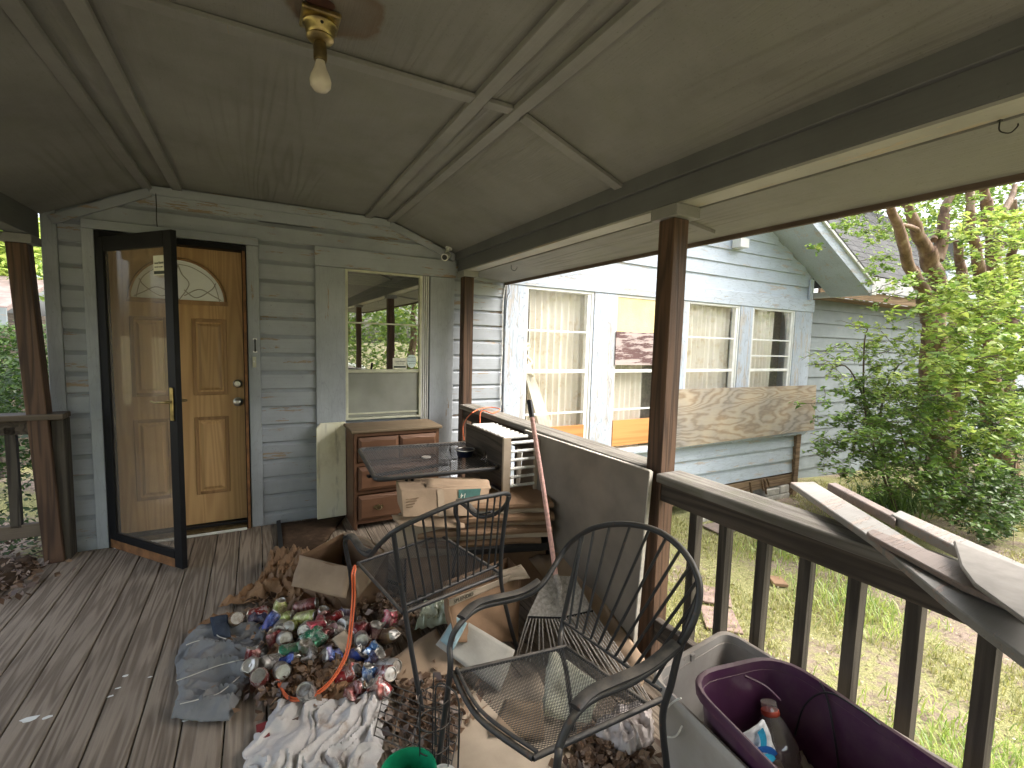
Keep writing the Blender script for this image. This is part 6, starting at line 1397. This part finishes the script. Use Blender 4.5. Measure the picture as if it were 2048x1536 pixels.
blades(P, .045, .8, .006, M['grass'], 'lawn_grass', 'patchy short yellow green grass on the side yard lawn', 'grass', 'stuff', .5)
P = []
for cx_, cy_2, r_, n_ in ((3.2, .75, .22, 900), (4.3, 1.9, .25, 800), (2.7, 1.35, .2, 500), (3.9, .1, .25, 800), (2.5, -.1, .2, 500), (5.6, 1.4, .3, 800), (4.9, 2.7, .3, 700)):
    for _ in range(n_): P.append(gp_(cx_+rng.normal(0, r_), cy_2+rng.normal(0, r_)))
blades(P, .09, .9, .007, M['leaf'], 'grass_tufts', 'taller bright green grass tufts scattered on the lawn', 'grass', 'stuff', .75)
P = [gp_(7.9+rng.normal(0, .3), 3.1+rng.normal(0, .2)) for _ in range(500)]
blades(P, .38, 1.3, .012, M['leafdark'], 'ribbon_grass', 'clump of long strappy leaves under the shrubs', 'grass', 'stuff', .6)
n = 14000; X = 1.8+8.5*rng.random(n)**1.2; Yv = -3+7*rng.random(n); Cc = [(x, y, gh(x, y)+.012) for x, y in zip(X, Yv)]
o = leaves_obj('lawn_litter', Cc, np.stack([rng.normal(0, .4, n), rng.normal(0, .4, n), np.ones(n)], 1), .012+.02*rng.random(n), M['litter'], aspect=.5, tint=rng.random(n)); tag(o, 'small dry leaves and petals scattered over the lawn', 'leaf litter', None, 'stuff')
# stones and scraps on lawn
for (px, py, w, lab, mt, th) in ((1555, 1162, .16, 'small square wooden offcut lying on the lawn', 'card2', .03), (1432, 1190, .30, 'reddish flat paver half sunk in the lawn nearest the post', 'brick', .02), (1440, 1235, .34, 'wide flat brown paver further under the railing', 'brick', .015), (1440, 1055, .35, 'reddish plywood scrap beside the pier rubble', 'oldboardred', .02)):
    p = at(px, py, z=gz+.02); a = rng.random()*1.2; m = MB(); R_ = [(-.5, -.36), (.45, -.4), (.52, .33), (-.42, .4)]
    m.prism([(p.x+w*(x*math.cos(a)-y*math.sin(a)), p.y+w*(x*math.sin(a)+y*math.cos(a)), gh(p.x, p.y)+.012) for x, y in R_], (0, 0, th)); tag(m.build('paver' if mt == 'brick' else 'wood_scrap', M[mt], loc=(p.x, p.y, gh(p.x, p.y)), bevel=.004), lab, 'paver' if mt == 'brick' else 'scrap')
for k in range(5):
    p = at(1400+k*42, 1035-k*7+rng.random()*14, z=gz+.03); m = MB()
    m.box(p.x-.1, p.x+.1, p.y-.07, p.y+.07, gh(p.x, p.y)-.01, gh(p.x, p.y)+.05); o = m.build('rubble_block', M['concrete'], loc=(p.x, p.y, gh(p.x, p.y)), bevel=.012); tag(o, 'broken concrete rubble chunk before the pier, %s' % ['nearest the tall post', 'second from the tall post', 'middle one of five', 'second from the pier', 'closest to the pier'][k], 'rubble', 'concrete rubble chunks by the pier')
# near leaf at the right edge
pl = at(2052, 1272, x=1.9); SG = thing('sapling', 'single bright green leafed sapling at the right edge beyond balusters', 'sapling', (pl.x, pl.y, gz))
MB().tube(spline([(pl.x+.05, pl.y-.05, gz), (pl.x+.03, pl.y-.03, .3), tuple(pl+Vector((.02, -.02, -.02)))], 6), .004, 5).build('stem', M['twig'], SG)
leaves_obj('leaf', [tuple(pl), tuple(pl+Vector((.03, -.05, -.05))), tuple(pl+Vector((.0, -.03, .03)))], [(.1, .1, 1)]*3, .075, M['leaf'], SG, aspect=.6, tint=[.7]*3)
# left side planting
bD = Vector((-2.6, 5.2, gz))
T_ = thing('shrub', 'dark green shrub behind the side railing at the left edge', 'shrub', bD); F = Fol()
for k in range(60): F.cloud((-2.0+rng.normal(0, .35), 5.3+rng.normal(0, .35), -.4+1.65*rng.random()), (.28, .28, .22), 110, .06, .3)
for k in range(45): F.cloud(at(-60+150*rng.random(), 665+170*rng.random(), y=7.6+.6*rng.random()), (.3, .3, .25), 90, .08, .3)
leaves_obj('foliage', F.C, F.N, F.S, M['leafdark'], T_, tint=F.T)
sb = MB()
for k in range(6): sb.tube([(-2.5+rng.normal(0, .1), 5.1, gz), (-2.5+rng.normal(0, .4), 5.2+rng.normal(0, .3), .7)], [.014, .004], 5)
sb.build('stem', M['twig'], T_)
T_ = thing('crepe_myrtle', 'bright leafy tree seen past the leaning post at far left', 'tree', (-7.5, 12, gz)); F = Fol(); tb = MB(); limb(tb, (-7.5, 12, gz), (-7.4, 12, 2.2), .16, .1)
for k in range(50): F.cloud(at(rng.normal(0, 60), 505+rng.normal(0, 45), y=12+rng.normal(0, .6)), (.7, .7, .5), 150, .14, .7)
tb.build('trunk', M['bark'], T_, smooth=True); leaves_obj('foliage', F.C, F.N, F.S, M['leaf'], T_, tint=F.T)
NB = thing('neighbour_shed', 'low shed with weathered pinkish roof beyond the side railing', 'shed', (-5.4, 9.2, gz))
ze_ = at(12, 622, y=8.75).z; zr_ = at(12, 560, y=10.6).z
MB().box(-9.5, -3.2, 9.2, 12, gz-.1, ze_).build('wall', M['raildark'], NB)
MB().prism([(-9.8, 8.75, ze_), (-2.9, 8.75, ze_), (-2.9, 10.6, zr_), (-9.8, 10.6, zr_)], (0, 0, .06)).build('roof', plain('faded_pink_roof', (.20,.155,.14), .9, 0, 8, .3, .3), NB)
MB().box(-9.8, -2.9, 8.71, 8.745, ze_-.22, ze_+.04).build('fascia', M['rearwall'], NB)
# dead leaves on deck
n = 2600; Cc = []; Nn = []
def lf(px, py, r, z, k):
    p = at(px, py, z=z)
    for _ in range(k): Cc.append((p.x+rng.normal(0, r), p.y+rng.normal(0, r), z+.03*rng.random())); Nn.append((rng.normal(0, .7), rng.normal(0, .7), 1))
for a in ((880, 1400, .07, .015, 150), (840, 1370, .05, .015, 90), (880, 1470, .05, .012, 90), (830, 1450, .06, .012, 110), (1210, 1510, .05, .012, 170), (1260, 1530, .05, .015, 130), (1170, 1530, .04, .012, 70), (770, 1215, .045, .05, 160), (790, 1250, .04, .05, 90), (640, 1330, .11, .03, 420), (560, 1380, .06, .02, 160), (600, 1260, .1, .03, 260), (740, 1180, .1, .01, 120), (540, 1200, .06, .02, 100), (-20, 1180, .12, .01, 220), (30, 1140, .06, .01, 90), (1180, 1130, .1, .01, 100)): lf(*a)
Cc = [c for c in Cc]; o = leaves_obj('dead_leaves', Cc, Nn, .024+.034*rng.random(len(Cc)), M['deadleaf'], aspect=.62, tint=rng.random(len(Cc))); tag(o, 'dry brown leaves littering the deck between the chairs and cans', 'dead leaves', None, 'stuff')
# debris and moss at the left, deck shadow put into its dark colour, twigs behind side railing
cloth('debris_heap', 'mossy debris heap with deck shadow in its dark colour behind the leaning post', 'debris', [[(-120, 1130), (70, 1115)], [(70, 1115), (80, 1135)], [(-140, 1210), (10, 1180), (80, 1135)], [(-120, 1130), (-140, 1210)]], M['mat'], z0=.006, amp=.05, fr=9, seed=71, n=22, rag=.02)
sb = MB()
for k in range(26):
    p = Vector((-1.3-1.3*rng.random(), 4.2+.9*rng.random(), gz+.02+.5*rng.random())); q = p+Vector((rng.normal(0, .3), rng.normal(0, .2), .1*rng.normal())); sb.tube([p, p.lerp(q, .5)+Vector((0, 0, .02)), q], [.006, .005, .002], 5)
tag(sb.build('fallen_twigs', M['twig'], loc=(-1.9, 4.6, gz)), 'tangle of fallen twigs on the ground behind the side railing', 'twigs', None, 'stuff')
n = 2500; P = [(-1.2-2*rng.random(), 4.0+1.8*rng.random()) for _ in range(n)]
o = leaves_obj('side_yard_leaves', [(x, y, gh(x, y)+.03+.25*rng.random()**3) for x, y in P], np.stack([rng.normal(0, .6, n), rng.normal(0, .6, n), np.ones(n)], 1), .03+.04*rng.random(n), M['deadleaf'], tint=rng.random(n)*.8); tag(o, 'brown leaf litter on the ground behind the side railing', 'leaf litter', None, 'stuff')
# ---------------------------------------------------------------- front yard, seen as reflection in the glass
def yard_tree(lab, x, y, h, r, nC, mat, seed):
    T_ = thing('shade_tree', lab, 'tree', (x, y, gz), 'trees across the front yard'); tb = MB(); limb(tb, (x, y, gz-.1), (x+.2, y, gz+h*.6), .2, .1); tb.build('trunk', M['bark'], T_, smooth=True); F = Fol()
    for k in range(nC):
        a = rng.random()*2*PI; rr_ = r*rng.random()**.5; F.cloud((x+rr_*math.cos(a), y+rr_*math.sin(a), gz+h*(.12+.83*rng.random())), (.9, .9, .6), 120, .2, .5)
    leaves_obj('foliage', F.C, F.N, F.S, mat, T_, tint=F.T)
for (x, y, h, r, nC, lab) in ((3.2, -13.5, 7, 2.6, 80, 'leafy tree in the front yard mirrored in the middle of the porch window'), (-.8, -23, 9, 3.5, 80, 'leafy tree past the truck mirrored at left of the porch window'), (5.5, -11, 6, 2.3, 55, 'bushy tree behind the viewer mirrored at right of the porch window'), (9.5, -15, 8, 3, 60, 'tall tree across the yard mirrored in the wing windows'), (1.5, -24, 10, 4, 75, 'far tree beyond the parked cars mirrored in the porch window'), (-5, -20, 9, 3.5, 70, 'far tree behind the viewer to the left'), (14, -9, 8, 3.2, 70, 'large tree beside the lawn behind the viewer'), (18, -2, 9, 3.5, 70, 'big tree at the far right side of the lawn'), (-8, -6, 8, 3, 60, 'tree left of the porch behind the viewer'), (21, 5, 11, 3.8, 150, 'tall tree past the rear section of the house'), (15.5, 9.0, 11, 4.0, 150, 'tall tree rising behind the dark shingled roof')):
    yard_tree(lab, x, y, h, r, nC, M['leaf'], x)
def vehicle(name, lab, x, y, rz, L, Hh, truck, mat):
    V = thing(name, lab, 'pickup truck' if truck else 'car', (x, y, gz)); c, s = math.cos(rz), math.sin(rz)
    def T(p): return (x+p[0]*c-p[1]*s, y+p[0]*s+p[1]*c, gz+p[2])
    W = .9; body = [(-L/2, .35), (L/2, .35), (L/2+.03, .65), (L/2-.1, .88), (L*.2, 1.0), (-L/2, 1.02)]
    b = MB(); b.prism([T((p, -W, q)) for p, q in body], Vector(T((0, W, 0)))-Vector(T((0, -W, 0)))); b.build('body', mat, V, bevel=.05)
    cab = [(L*.22, .98), (L*.08, Hh), (-L*.12, Hh), (-L*.16, 1.0)] if truck else [(L*.24, .96), (L*.08, Hh), (-L*.25, Hh-.04), (-L*.46, 1.0)]
    b = MB(); b.prism([T((p, -.74, q)) for p, q in cab], Vector(T((0, .74, 0)))-Vector(T((0, -.74, 0)))); b.build('cabin', mat, V, bevel=.05)
    b = MB(); k = .86; cx__ = sum(p for p, q in cab)/4; b.prism([T((cx__+(p-cx__)*k, -.76, 1.0+(q-.98)*.85+.03)) for p, q in cab], Vector(T((0, .76, 0)))-Vector(T((0, -.76, 0)))); b.build('side_windows', M['black'], V)
    for px_ in (-L*.31, L*.31):
        for sd_ in (-.9, .9):
            w = MB(); ax_ = Vector(T((0, 1, 0)))-Vector(T((0, 0, 0))); w.lathe([(.2, -.1), (.34, -.09), (.34, .09), (.2, .1)], T((px_, sd_*.93, .34)), ax_, 20); w.build('wheel', M['black'], V, smooth=True)
vehicle('parked_car', 'white car parked across the yard mirrored in the porch window', 2.2, -15.0, .5, 4.4, 1.45, False, M['wmetal'])
vehicle('pickup_truck', 'silver pickup truck parked across the road mirrored in the porch window', -1.0, -19.0, .2, 5.2, 1.75, True, M['tote'])
tag(MB().box(-60, 60, -18.6, -15.4, gz-.02, gz+.03).build('driveway', plain('pale_gravel', (.34,.31,.28), .9, 0, 8, .2, .3), loc=(0, -17, gz)), kind='structure')
